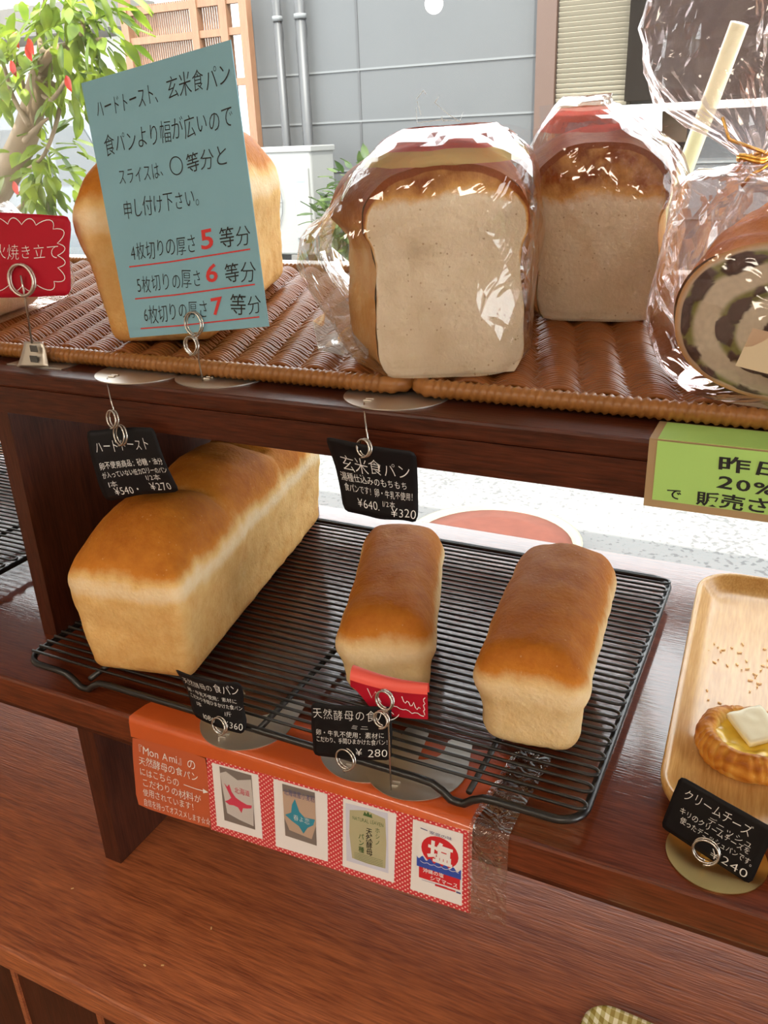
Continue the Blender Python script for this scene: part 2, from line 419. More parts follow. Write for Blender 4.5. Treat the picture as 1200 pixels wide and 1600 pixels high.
FILMP = film_mat('bag_film_pink', (.97, .90, .90), base=.045, edge=.6, rough=.08, bump=.45, bscale=22, milk=.03, milkcol=(1, .8, .8))
FILMRED = film_mat('bag_film_red', (.93, .42, .40), base=.10, edge=.7, rough=.08, milk=.16, milkcol=(.85, .06, .07))
FILMYEL = film_mat('bag_film_yellow', (.95, .85, .35), base=.08, edge=.6, rough=.1, milk=.35, milkcol=(.9, .8, .35))
SLEEVE = film_mat('sleeve_film', (.97, .95, .93), base=.05, edge=.5, rough=.06, bump=.8, bscale=60)
GLASS = film_mat('window_glass', (.97, .985, .98), base=.015, edge=.5, rough=.0)
GOLDTIE = mat('gold_tie', (.85, .52, .12), rough=.25, metal=1.0)
WALLIN = mat('cream_plaster', (.62, .53, .42), rough=.9, noise_amt=.04)
CEIL = mat('ceiling_board', (.72, .68, .62), rough=.9)
FLOORM = wood('floor_boards', (.16, .08, .04), (.26, .14, .07), rough=.4)
GROUND = mat('pale_aggregate', (.15, .148, .143), rough=.9)
def _specks():
    nt = GROUND.node_tree; b = nt.nodes['Principled BSDF']
    tc = N(nt, 'ShaderNodeTexCoord'); n1 = N(nt, 'ShaderNodeTexNoise'); n1.inputs['Scale'].default_value = 42; n1.inputs['Detail'].default_value = 3
    n2 = N(nt, 'ShaderNodeTexNoise'); n2.inputs['Scale'].default_value = 2.2
    nt.links.new(tc.outputs['Object'], n1.inputs['Vector']); nt.links.new(tc.outputs['Object'], n2.inputs['Vector'])
    ad = N(nt, 'ShaderNodeMath', operation='MULTIPLY_ADD'); ad.inputs[1].default_value = .35; nt.links.new(n2.outputs['Fac'], ad.inputs[0]); nt.links.new(n1.outputs['Fac'], ad.inputs[2])
    cr = N(nt, 'ShaderNodeValToRGB'); e = cr.color_ramp.elements
    e[0].position, e[0].color = .545, (.078, .079, .078, 1); e[1].position, e[1].color = .62, (.145, .143, .138, 1)
    nt.links.new(ad.outputs[0], cr.inputs[0]); nt.links.new(cr.outputs[0], b.inputs['Base Color'])
_specks()
WHITEM = mat('white_painted', (.85, .86, .84), rough=.4)
ACWHITE = mat('ac_enamel', (.17, .172, .165), rough=.5)
OFFWHITE = mat('offwhite_render', (.58, .57, .54), rough=.8)
GREYBEIGE = mat('grey_eave', (.09, .085, .078), rough=.8)
BARK = mat('bark', (.22, .155, .095), rough=.8, noise_amt=.3, nscale=25, bump=.8, bscale=60)
LEAF = leaf_mat('leaf_green', (.06, .13, .012), (.26, .34, .03))
LEAF2 = leaf_mat('shrub_leaf', (.03, .06, .018), (.09, .135, .04))
REDLEAF = leaf_mat('red_leaf', (.75, .03, .03), (.80, .08, .05))
DARKBROWN = mat('dark_brown_board', (.0042, .0030, .0024), rough=.7, spec=.1)
FRAMEB = mat('brown_window_frame', (.058, .030, .020), rough=.5)
MIDBROWN = mat('brown_door_panel', (.055, .030, .013), rough=.5, noise_amt=.2, nscale=8)
GREYWALL = mat('grey_siding', (.058, .061, .064), rough=.7, noise_amt=.06, nscale=4)
GREYLINE = mat('grey_seam', (.105, .11, .112), rough=.7)
PIPE = mat('grey_pipe', (.03, .031, .033), rough=.5)
BLIND = mat('blind_slat', (.24, .21, .155), rough=.5)
BLINDBK = mat('dark_glass', (.05, .045, .04), rough=.2)
YELLOW = mat('pale_yellow_plastic', (.90, .86, .52), rough=.35)
PINK = mat('pink_paper', (.80, .10, .30), rough=.6)
TERRA = mat('reddish_soil', (.15, .04, .022), rough=.9, noise_amt=.3, nscale=20)
CARBODY = mat('pale_car_paint', (.08, .093, .104), rough=.25, coat=.5)
CARGLASS = mat('car_glass', (.05, .056, .06), rough=.12)
RUBBER = mat('rubber', (.03, .03, .03), rough=.7)
GLOBE = bpy.data.materials.new('reflected_globe'); GLOBE.use_nodes = True
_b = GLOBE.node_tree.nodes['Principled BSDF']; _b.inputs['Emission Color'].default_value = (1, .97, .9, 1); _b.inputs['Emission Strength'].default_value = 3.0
LAMPGLOW = bpy.data.materials.new('lit_diffuser'); LAMPGLOW.use_nodes = True
_b = LAMPGLOW.node_tree.nodes['Principled BSDF']; _b.inputs['Emission Color'].default_value = (1, .92, .8, 1); _b.inputs['Emission Strength'].default_value = 4.0

# ------------------------------------------------------------------ lettering
GLY = {}
def glyph(ch, off):
    key = (ch, off)
    if key in GLY: return GLY[key]
    c = bpy.data.curves.new('t', 'FONT'); c.body = ch; c.size = 1; c.offset = off; c.resolution_u = 3
    o = bpy.data.objects.new('t', c); COL.objects.link(o)
    dg = bpy.context.evaluated_depsgraph_get(); dg.update()
    m = bpy.data.meshes.new_from_object(o.evaluated_get(dg))
    V = [(v.co.x, v.co.y) for v in m.vertices]; Fc = [tuple(p.vertices) for p in m.polygons]
    bpy.data.objects.remove(o); bpy.data.curves.remove(c); bpy.data.meshes.remove(m)
    if ord(ch) > 0x2e00: adv = 1.0
    elif ch == ' ': adv = .35
    else: adv = (max(x for x, y in V) if V else .3) + .07
    GLY[key] = (V, Fc, adv); return GLY[key]
class Ink:
    """lettering laid out on a sheet: coordinates are u (0..1 across) and v (0..1 down); wh is the sheet size in metres"""
    def __init__(s, w, h, seed=1): s.w, s.h, s.V, s.F, s.r = w, h, [], [], random.Random(seed)
    def text(s, txt, u0, u1, v, size, off=0.0, jit=1.0, slant=0.0, slope=0.0):
        """baseline at v (fraction of height), em size as a fraction of height, squeezed to span u0..u1"""
        gl = [glyph(ch, 0.0 if ch == '等' else off) for ch in txt]
        tot = sum(g[2] for g in gl)
        em = size * s.h
        sx = (u1 - u0) * s.w / tot if u1 is not None else em
        x = u0 * s.w
        for g in gl:
            k = 1 + s.r.uniform(-.09, .06) * jit; a = s.r.uniform(-.08, .08) * jit; dy = s.r.uniform(-.05, .05) * jit * em
            n = len(s.V)
            for (gx, gy) in g[0]:
                gx2, gy2 = (gx - g[2] / 2) * k, (gy - .38) * k
                X = gx2 * math.cos(a) - gy2 * math.sin(a) + slant * gy2; Y = gx2 * math.sin(a) + gy2 * math.cos(a)
                px = x + (X + g[2] / 2) * sx
                s.V.append((px / s.w, v - ((Y + .38) * em + dy) / s.h + slope * (px / s.w - u0)))
            s.F += [tuple(i + n for i in f) for f in g[1]]
            x += g[2] * sx
        return s
    def line(s, pts, wd):
        P = [Vector((p[0] * s.w, p[1] * s.h)) for p in pts]; n0 = len(s.V)
        for i, p in enumerate(P):
            t = (P[min(i + 1, len(P) - 1)] - P[max(i - 1, 0)]).normalized(); nn = Vector((-t.y, t.x)) * wd / 2
            for q in (p + nn, p - nn): s.V.append((q.x / s.w, q.y / s.h))
        s.F += [(n0 + 2 * i, n0 + 2 * i + 1, n0 + 2 * i + 3, n0 + 2 * i + 2) for i in range(len(P) - 1)]
        return s
    def poly(s, pts):
        n = len(s.V); s.V += [tuple(p) for p in pts]; s.F.append(tuple(range(n, n + len(pts)))); return s
    def disc(s, u, v, r, k=28, ru=None):
        return s.poly([(u + r / s.w * math.cos(2 * math.pi * i / k), v + r / s.h * math.sin(2 * math.pi * i / k)) for i in range(k)])
    def ring(s, u, v, r, wd, k=32):
        return s.line([(u + r / s.w * math.cos(2 * math.pi * i / k), v + r / s.h * math.sin(2 * math.pi * i / k)) for i in range(k + 1)], wd)
class Sheet:
    """a thin sheet through four corners TL, TR, BR, BL with a bend along its normal"""
    def __init__(s, P, bend=None, th=.0006):
        s.P = [Vector(p) for p in P]; s.b = bend or (lambda u, v: 0.0); s.th = th
        s.w = ((s.P[1] - s.P[0]).length + (s.P[2] - s.P[3]).length) / 2; s.h = ((s.P[3] - s.P[0]).length + (s.P[2] - s.P[1]).length) / 2
        s.n = (s.P[3] - s.P[0]).cross(s.P[1] - s.P[0]).normalized()
        c = sum(s.P, Vector()) / 4
        if s.n.dot(CAM - c) < 0: s.n = -s.n
    def at(s, u, v, d=0.0):
        p = (s.P[0] * (1 - u) + s.P[1] * u) * (1 - v) + (s.P[3] * (1 - u) + s.P[2] * u) * v
        return p + s.n * (s.b(u, v) + d)
    def mesh(s, nu=14, nv=12, edge=None):
        V, Fc = [], []
        for side in (0, 1):
            for j in range(nv + 1):
                for i in range(nu + 1):
                    u, v = i / nu, j / nv
                    if edge: u, v = edge(u, v)
                    V.append(s.at(u, v, -s.th * side))
        st = (nu + 1) * (nv + 1)
        for j in range(nv):
            for i in range(nu):
                a = j * (nu + 1) + i; q = (a, a + nu + 1, a + nu + 2, a + 1)
                Fc.append(q); Fc.append(tuple(st + k for k in reversed(q)))
        rim = [i for i in range(nu + 1)] + [j * (nu + 1) + nu for j in range(1, nv + 1)] + [nv * (nu + 1) + i for i in range(nu - 1, -1, -1)] + [j * (nu + 1) for j in range(nv - 1, 0, -1)]
        for k in range(len(rim)):
            a, b = rim[k], rim[(k + 1) % len(rim)]; Fc.append((a, b, st + b, st + a))
        return V, Fc
    def patch(s, ink, d=.0004):
        return [s.at(u, v, d) for u, v in ink.V], ink.F
    def rect(s, u0, u1, v0, v1, d=.0003, nu=6, nv=6):
        V = [s.at(u0 + (u1 - u0) * i / nu, v0 + (v1 - v0) * j / nv, d) for j in range(nv + 1) for i in range(nu + 1)]
        return V, [(j * (nu + 1) + i, (j + 1) * (nu + 1) + i, (j + 1) * (nu + 1) + i + 1, j * (nu + 1) + i + 1) for j in range(nv) for i in range(nu)]
def wavy(seed, amp=.02):
    def f(u, v):
        du = dv = 0
        if u in (0.0, 1.0): du = amp * ns(v * 3.1, seed, u * 9)
        if v in (0.0, 1.0): dv = amp * ns(u * 3.1, seed + 5, v * 9)
        if u in (0.0, 1.0) and v in (0.0, 1.0): du += (.02 if u == 0 else -.02); dv += (.02 if v == 0 else -.02)
        return u + du, v + dv
    return f

# ------------------------------------------------------------------ the setting
ZF, ZC, YG = -0.95, 1.55, 0.80
XL, XR, YB = -3.0, 2.6, -3.2
struct('floor', box(XL - .1, XR + .1, YB - .1, YG + .05, ZF - .08, ZF), FLOORM)
struct('ceiling', box(XL - .1, XR + .1, YB - .1, YG + .45, ZC, ZC + .1), CEIL)
struct('wall_left', box(XL - .1, XL, YB, YG, ZF, ZC), WALLIN)
struct('wall_right', join(box(XR, XR + .1, YB, -1.3, ZF, ZC), box(XR, XR + .1, .6, YG, ZF, ZC), box(XR, XR + .1, -1.3, .6, ZF, ZF + .3), box(XR, XR + .1, -1.3, .6, .95, ZC)), WALLIN)
struct('wall_behind', box(XL - .1, XR + .1, YB - .1, YB, ZF, ZC), WALLIN)
struct('wall_window_left', box(XL - .1, -2.3, YG - .04, YG + .06, ZF, ZC), WALLIN)
struct('wall_window_right', box(1.7, XR + .1, YG - .04, YG + .06, ZF, ZC), WALLIN)
g = struct('window_1', box(-2.3, 1.7, YG, YG + .006, ZF + .04, ZC - .04), GLASS, label='large clear shop window pane')
obj('window_frame', join(box(-2.3, 1.7, YG - .03, YG + .04, ZF, ZF + .04), box(-2.3, 1.7, YG - .03, YG + .04, ZC - .04, ZC),
    box(-2.3, -2.26, YG - .03, YG + .04, ZF, ZC), box(1.66, 1.7, YG - .03, YG + .04, ZF, ZC)), WHITEM, g, smooth=False)
g2 = struct('added_window', box(XR + .04, XR + .046, -1.3, .6, ZF + .3, 0.95), GLASS, label='unseen side window added on the right to light the loaves')  # unseen opening added so skylight reaches the loaves from the right
obj('window_frame', join(box(XR + .02, XR + .07, -1.3, -1.26, ZF + .3, 0.95), box(XR + .02, XR + .07, .56, .6, ZF + .3, 0.95), box(XR + .02, XR + .07, -1.26, .56, ZF + .3, ZF + .34), box(XR + .02, XR + .07, -1.26, .56, 0.91, 0.95)), WHITEM, g2, smooth=False)
struct('trim_1', box(-2.3, 1.7, YG + .041, YG + .16, .27, .295), OFFWHITE, label='pale ledge outside the window')
# thin white lines drawn on the pane
def on_glass(q): return atY(q[0], q[1], YG - .001)
rs = [[(650, 168), (652, 192), (690, 187), (722, 190)], [(651, 155), (662, 141), (666, 148)], [(652, 158), (658, 180)], [(679, 160), (700, 178), (718, 190), (723, 176)], [(680, 160), (686, 150)], [(690, 182), (692, 190), (702, 188)]]
obj('pane_marks', join(*[tube([on_glass(p) for p in r], .0004, 5) for r in rs]), WHITEM, g)
for i, (x, y) in enumerate(((0.6, -2.1), (-1.4, -2.1))):  # unseen fixtures added to go with the fill lights
    t = thing('ceiling_fill_fixture', 'unseen ceiling fill light added %s' % ('above the right half of the shop' if i == 0 else 'above the left half of the shop'), 'ceiling light', (x, y, ZC), 0, 'added fill lights')
    obj('housing', box(x - .64, x + .64, y - .2, y + .2, ZC - .012, ZC), WHITEM, t, False)
    obj('diffuser', box(x - .6, x + .6, y - .175, y + .175, ZC - .022, ZC - .012), LAMPGLOW, t, False)

# ---- outside
struct('ground', box(-30, 20, YG + .06, 30, ZF - .1, ZF), GROUND)
Y5 = 5.0
hz = [atY(384, 43, Y5).z, atY(395, 122, Y5).z, atY(402, 197, Y5).z]
dz = (hz[0] - hz[2]) / 2
t = thing('opposite_building', 'grey sided building wall across the bright yard', 'building', (-1, Y5, ZF))
xw = atY(392, 150, Y5).x
obj('wall', box(xw, 6, Y5, Y5 + 3, ZF, 1.43), GREYWALL, t, False)
sv = []
zz = hz[1] - 6 * dz
while zz < 1.40:
    if zz > ZF + .05: sv.append(box(xw, 6, Y5 - .006, Y5 + .01, zz - .006, zz + .006))
    zz += dz
xs = atY(560, 100, Y5).x
for k in (-1.83, 0, 1.83, 3.66):
    if xs + k > xw: sv.append(box(xs + k - .008, xs + k + .008, Y5 - .004, Y5 + .01, ZF, 1.43))
obj('panel_seams', join(*sv[:-4]), GREYLINE, t, False, label='pale horizontal seams')
obj('panel_joint', sv[-3], PIPE, t, False, label='dark vertical joint')
xa, xb = atY(842, 80, Y5).x, atY(872, 80, Y5).x
xd = atY(986, 80, Y5).x; zb = atY(980, 159, Y5).z; xe = .35
obj('frame_post', box(xa, xb, Y5 - .06, Y5 + .02, ZF + 1.3, 1.43), FRAMEB, t, False)
bl = obj('window_glass', box(xb, xd + .02, Y5 - .02, Y5 + .0, zb - .04, 1.43), BLINDBK, t, False)
sl = []
z = zb - .03
while z < 1.40:
    sl.append(xf(box(xb + .01, xd, -.013, .013, -.0015, .0015), TR(0, Y5 - .04, z, 0, math.radians(-55)))); z += .026
obj('blind', join(*sl), BLIND, bl, False)
obj('dark_shutter', box(xd, xe, Y5 - .10, Y5 - .03, zb, 1.43), DARKBROWN, t, False)
obj('ledge', box(xb + .02, xe, Y5 - .13, Y5, zb - .06, zb - .02), OFFWHITE, t, False)
zl = atY(1060, 222, Y5).z
obj('door_panel', box(atY(955, 200, Y5).x, atY(1075, 200, Y5).x, Y5 - .03, Y5, zl, zb - .06), MIDBROWN, t, False)
obj('lower_rail', box(atY(955, 200, Y5).x, atY(1085, 200, Y5).x, Y5 - .05, Y5, zl - .05, zl), DARKBROWN, t, False)
def pquad(pp, y, th=.002):
    P = [atY(p[0], p[1], y) for p in pp]; return Sheet(P, None, th).mesh(1, 1)
o = obj('paper_notice', pquad([(985, 165), (1035, 165), (1034, 205), (984, 205)], Y5 - .14), WHITEPAPER, None, False, loc=atY(1010, 205, Y5 - .14)); tag(o, 'white paper notice hanging below the ledge of the opposite window', 'notice')
o = obj('paper_notice', pquad([(999, 206), (1031, 206), (1030, 217), (998, 217)], Y5 - .14), PINK, None, False, loc=atY(1015, 217, Y5 - .14)); tag(o, 'small pink paper slip under the white notice', 'notice')
for i, (p0, p1, r) in enumerate((((466, 0), (483, 225), .035), ((430, 0), (449, 225), .028))):
    a, b2 = atY(*p0, Y5 - .06), atY(*p1, Y5 - .06)
    x = (a.x + b2.x) / 2
    t = thing('drain_pipe', ('thicker dark grey drain pipe beside the wall seam, right of its pair', 'thinner dark grey drain pipe on the grey wall, left of its pair')[i], 'pipe', (x, Y5 - .06, ZF), 0, 'drain pipes')
    obj('pipe', tube([(x, Y5 - .06, ZF), (x, Y5 - .06, 1.43)], r, 12), PIPE, t)
    for zk in (1.25, .3):
        obj('bracket', xf(lathe([(r + .006, -.015), (r + .006, .015)], 14), TR(x, Y5 - .06, zk)), GREYLINE, t)
# air conditioner
ay = 4.4; x0, x1 = atY(425, 300, ay).x, atY(489, 300, ay).x; x0 = x1 - .80; z1 = atY(480, 229, ay).z; z0 = z1 - .64
t = thing('air_conditioner', 'white outdoor air conditioner unit standing at the grey wall', 'air conditioner', ((x0 + x1) / 2, ay + .15, z0 - .3))
obj('casing', box(x0, x1, ay, ay + .29, z0, z1, .012), ACWHITE, t, False)
obj('lid', box(x0 - .008, x1 + .008, ay - .008, ay + .298, z1 - .03, z1 + .006, .006), ACWHITE, t, False)
gx = x1 - .47
gr = [tube([(gx + r * math.cos(a / 24 * 2 * math.pi), ay - .014, (z0 + z1) / 2 + r * math.sin(a / 24 * 2 * math.pi)) for a in range(24)], .003, 5, True) for r in (.05, .09, .13, .17, .21, .25)]
gr += [tube([(gx, ay - .014, (z0 + z1) / 2), (gx + .25 * math.cos(k * math.pi / 6), ay - .014, (z0 + z1) / 2 + .25 * math.sin(k * math.pi / 6))], .003, 5) for k in range(12)]
obj('fan_grille', join(*gr), GREYLINE, t)
obj('control_cover', box(x1 - .13, x1 - .02, ay - .012, ay + .001, z0 + .1, z1 - .12, .006), ACWHITE, t, False)
obj('label_sticker', box(x1 - .11, x1 - .05, ay - .014, ay - .012, z1 - .20, z1 - .17), mat('green_label', (.2, .5, .4), .5), t, False)
for k in (.1, .62): obj('foot', box(x0 + k, x0 + k + .08, ay - .02, ay + .31, z0 - .3, z0), GREYBEIGE, t, False)
struct('ground_step', box(x0 - .4, x1 + .4, ay - .2, Y5, ZF, z0 - .3), GREYBEIGE)

# shrubs, tree
def leaf(c, d, up, L, W, curl):
    d = d.normalized(); s = d.cross(up)
    if s.length < 1e-3: s = Vector((1, 0, 0))
    s.normalize(); u = s.cross(d).normalized()
    V, Fc = [], []
    prof = [(0, .08), (.2, .75), (.45, 1.0), (.72, .72), (1.0, .04)]
    for (tt, ww) in prof:
        p = c + d * (L * tt) - u * (curl * L * tt * tt)
        for q in (-1, 0, 1):
            V.append(p + s * (q * ww * W / 2) + u * (.12 * W * abs(q)))
    for i in range(len(prof) - 1):
        for k in range(2): Fc.append((i * 3 + k, i * 3 + k + 1, i * 3 + k + 4, i * 3 + k + 3))
    return V, Fc
def foliage(centres, n, L, W, seed, droop=.25):
    r = random.Random(seed); ms = []
    for k in range(n):
        c, rad = centres[k % len(centres)]
        p = Vector((r.gauss(0, .5), r.gauss(0, .5), r.gauss(0, .5)))
        if p.length > 1: p.normalize()
        q = Vector(c) + p * rad
        d = (p + Vector((r.uniform(-.6, .6), r.uniform(-.6, .6), r.uniform(-.7, .3) - droop)))
        ms.append(leaf(q, d, Vector((r.uniform(-.5, .5), r.uniform(-.5, .5), 1)), L * r.uniform(.7, 1.25), W * r.uniform(.8, 1.2), r.uniform(0, .35)))
    return join(*ms)
ty = 1.85
tb = Vector((-2.95, ty, ZF))
t = thing('ornamental_tree', 'leafy tree with a bent trunk and a few red leaves outside the window', 'tree', tb)
pk = lambda x, y, dy=0: atY(x, y, ty + dy)
trunk = [tb + Vector((0, 0, .25)), tb + Vector((-.02, 0, .7)), pk(-70, 400), pk(0, 290), pk(38, 215), pk(52, 165), pk(62, 120), pk(75, 85)]
tr_ = catmull(trunk, 6); nT = len(tr_)
obj('trunk', tube(tr_, .03, 10, rf=lambda i: (.070 - .044 * i / nT)), BARK, t)
brs = [[(60, 105), (85, 80), (120, 68), (160, 62)], [(58, 140), (80, 155), (100, 130), (108, 112)], [(45, 195), (20, 150), (5, 100), (-20, 40)], [(70, 95), (60, 50), (70, 0), (80, -60)],
       [(28, 235), (42, 180), (36, 130), (20, 80)], [(120, 68), (130, 40), (118, 10)], [(38, 220), (62, 195), (75, 185)], [(62, 120), (95, 150), (70, 240), (30, 270)], [(0, 345), (30, 325), (48, 305)]]
for k, b3 in enumerate(brs):
    pts = catmull([pk(x, y, rnd.uniform(-.08, .08)) for x, y in b3], 5)
    obj('branch', tube(pts, .01, 7, rf=lambda i, m=len(pts), k=k: (.018 if k == 0 else .010) * (1 - .6 * i / m)), BARK, t)
cen = [(pk(30, 40), .20), (pk(90, 40), .17), (pk(150, 40), .14), (pk(20, 130), .15), (pk(110, 110), .14), (pk(70, 250), .12), (pk(60, 290), .12), (pk(60, -40), .28), (pk(-30, 60), .2), (pk(120, 5), .15)]
obj('leaves', foliage(cen, 430, .088, .038, 3), LEAF, t)
for (x, y) in ((22, 50), (42, 70), (104, 118), (3, 138), (45, 60), (22, 283), (18, 95)):
    p = pk(x, y, -.12); obj('red_leaf', leaf(p, Vector((.3, -.2, -.8)), Vector((0, -1, .2)), .05, .028, .1), REDLEAF, t)
pot = obj('pot', lathe([(.14, 0), (.20, .26), (.22, .28), (.22, .30), (.19, .30), (.18, .27)], 24, tb), TERRA, t)
sb = atY(556, 262, 4.2)
t = thing('shrub', 'small green shrub growing beside the white air conditioner', 'shrub', (sb.x, 4.2, ZF))
for k in range(5): obj('stem', tube(catmull([(sb.x + .02 * k, 4.2, ZF), (sb.x + .05 * k - .08, 4.2, -.2), (sb.x + .13 * k - .25, 4.42, .25)], 5), .008, 6), BARK, t)
obj('leaves', foliage([((sb.x - .02, 4.2, -.05), .30), ((sb.x + .04, 4.2, .22), .20), ((sb.x - .1, 4.2, .05), .2), ((sb.x, 4.2, -.45), .3)], 520, .085, .04, 5, 0), LEAF2, t)
# timber screen
t = thing('timber_screen', 'orange timber garden screen with fine vertical slats left of the grey wall', 'screen', (-4.2, 4.9, ZF))
xl, xr = atY(203, 60, 4.9).x, atY(388, 60, 4.9).x
for xk in (xl, (xl + xr) / 2 + .1, xr - .16, xr):
    obj('post', box(xk - .03, xk + .03, 4.86, 4.92, ZF, 1.48), W_ORANGE, t, False)
for zk in (-.6, 0, .45, .9, 1.2, 1.38): obj('rail', box(xl, xr, 4.87, 4.91, zk - .022, zk + .022), W_ORANGE, t, False)
nsl = 44
obj('slats', join(*[box(xl + (xr - xl - .16) * k / nsl - .005, xl + (xr - xl - .16) * k / nsl + .005, 4.915, 4.925, ZF + .05, 1.42) for k in range(nsl)]), W_ORANGE, t, False)
# far left: white house and a van
t = thing('white_house', 'white rendered house far behind the tree', 'building', (-13, 11, ZF))
obj('wall', box(-24, atY(330, 100, 10).x, 10, 14, ZF, 3.0), OFFWHITE, t, False)
obj('eave', box(-24.3, atY(215, 40, 9.6).x, 9.2, 14.3, atY(190, 48, 9.6).z, atY(190, 48, 9.6).z + .35), GREYBEIGE, t, False)
obj('window', box(atY(20, 200, 9.95).x, atY(60, 200, 9.95).x, 9.93, 10.0, .3, 1.2), CARGLASS, t, False)
vx, vy = atY(30, 250, 6.6).x, 6.6
t = thing('van', 'pale grey van parked behind the tree', 'van', (vx, vy, ZF))
pr_ = [(-1.6, .35), (-1.62, 1.0), (-1.5, 1.75), (-1.3, 1.88), (.75, 1.88), (1.05, 1.75), (1.45, 1.12), (1.75, 1.0), (1.8, .75), (1.78, .35)]
bd = prism(pr_, -.75, .75)
obj('body', ([(vx + v[0], vy + .75 + v[2], ZF + v[1]) for v in bd[0]], bd[1]), CARBODY, t, False)
for (a, b2) in ((-1.35, -.5), (-.42, .45)): obj('side_window', box(vx + a, vx + b2, vy - .012, vy + .01, ZF + 1.15, ZF + 1.7, .01), CARGLASS, t, False)
ww = prism([(.53, 1.15), (.53, 1.7), (.95, 1.7), (1.3, 1.15)], -.012, .01)
obj('side_window', ([(vx + v[0], vy + v[2], ZF + v[1]) for v in ww[0]], ww[1]), CARGLASS, t, False)
wsd = box(vx + 1.0, vx + 1.5, vy + .12, vy + 1.38, ZF + 1.14, ZF + 1.16)
obj('windshield', ([(vx + 1.08 + (k % 2) * .02 + (.36 if k < 4 else 0), vy + .12 + ((k // 2) % 2) * 1.26, ZF + (1.16 if k < 4 else 1.7)) for k in range(8)], wsd[1]), CARGLASS, t, False)
for (a, b2) in ((-1.0, -.02), (1.15, -.02), (-1.0, 1.36), (1.15, 1.36)):
    wl = lathe([(.10, 0), (.26, .0), (.29, .03), (.29, .13), (.26, .16)], 24)
    obj('wheel', xf(wl, TR(vx + a, vy + b2 + .16, ZF + .29, 0, math.pi / 2)), RUBBER, t)
# round planter on the pavement
pc = (atZ(690, 830, ZF).x + atZ(890, 850, ZF).x) / 2
t = thing('round_planter', 'round planter of reddish soil with a pale rim on the bright pavement', 'planter', (pc, 2.28, ZF))
obj('rim', lathe([(.30, 0), (.33, .05), (.335, .06), (.31, .065), (.30, .045)], 48, (pc, 2.28, ZF)), mat('pale_rim', (.34, .32, .22), .5), t)
obj('soil', lathe([(.299, .03), (.299, .048), (.2, .056), (.02, .058)], 40, (pc, 2.28, ZF)), TERRA, t)
# leaning pole
a, b2 = atY(1113, 150, .885), atY(1050, 318, .915)
dr = (b2 - a).normalized(); foot = a + dr * ((.297 - a.z) / dr.z); top = a - dr * .09
pass
t = thing('pole', 'pale yellow pole leaning outside the window behind the bagged loaves', 'pole', foot)
obj('shaft', tube([foot, top], .0120, 16), YELLOW, t)
mid = b2 + Vector((0, 0, 0)); ff = (mid.z - foot.z) / (top.z - foot.z)
obj('collar', tube([foot.lerp(top, ff), foot.lerp(top, ff + .03)], 0.0134, 16), YELLOW, t)
# glowing globe added in place of a lamp reflected in the pane
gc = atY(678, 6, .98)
t = thing('lamp_reflection', 'small glowing white globe standing in for a lamp reflected in the window', 'lamp reflection', (gc.x, gc.y, ZC))
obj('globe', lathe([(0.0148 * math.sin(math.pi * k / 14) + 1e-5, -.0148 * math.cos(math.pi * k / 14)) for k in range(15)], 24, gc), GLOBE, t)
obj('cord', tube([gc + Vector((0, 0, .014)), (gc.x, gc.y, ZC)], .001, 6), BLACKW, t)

# ------------------------------------------------------------------ display furniture
YU, ZU, ZUB = .080, .307, .264
t = thing('display_shelf', 'dark mahogany bread display shelf with two levels and upright dividers', 'shelf', (-.4, .3, -.22))
obj('upper_shelf', box(-2.0, 1.5, YU - .001, .50, ZU - .016, ZU, .0025), W_DARK, t, False)
obj('upper_fascia', box(-2.0, 1.5, YU, YU + .022, ZUB, ZU - .0162), W_DARK, t, False)
obj('middle_shelf', box(-2.0, 1.5, 0, .525, -.034, 0, .003), W_SHELF, t, False)
obj('middle_fascia', box(-2.0, 1.5, .0015, .022, -.038, -.0302), W_DARK, t, False)
obj('tray_riser', box(-1.9, 1.4, .46, .48, ZU, ZU + .0235), W_DARK, t, False)
for xk in (-.731, .86): obj('upright', box(xk, xk + .020, YU + .002, .5, 0, ZUB + .03), W_DARKZ, t, False)
for xk in (-.617, .75): obj('lower_upright', box(xk, xk + .022, .006, .5, -.22, -.034), W_DARKZ, t, False)
obj('back_panel', box(-1.05, -.62, .505, .515, 0, ZU - .016), mat('pale_back_panel', (.55, .52, .48), .6), t, False)
t = thing('counter', 'wide mahogany counter below the bread shelf', 'counter', (-.2, .3, ZF))
obj('counter_top', box(-2.0, 1.5, -.127, .60, -.252, -.22, .003), W_LOW, t, False)
obj('front_panel', box(-2.0, 1.5, -.105, -.085, ZF, -.252), W_DARKZ, t, False)
for xk in (-.66, -.54, -.40, -.2): obj('panel_batten', box(xk, xk + .006, -.108, -.105, ZF, -.252), W_LOW, t, False)
for xk in (-2.0, 1.48): obj('side_panel', box(xk, xk + .02, -.085, .58, ZF, -.252), W_DARKZ, t, False)

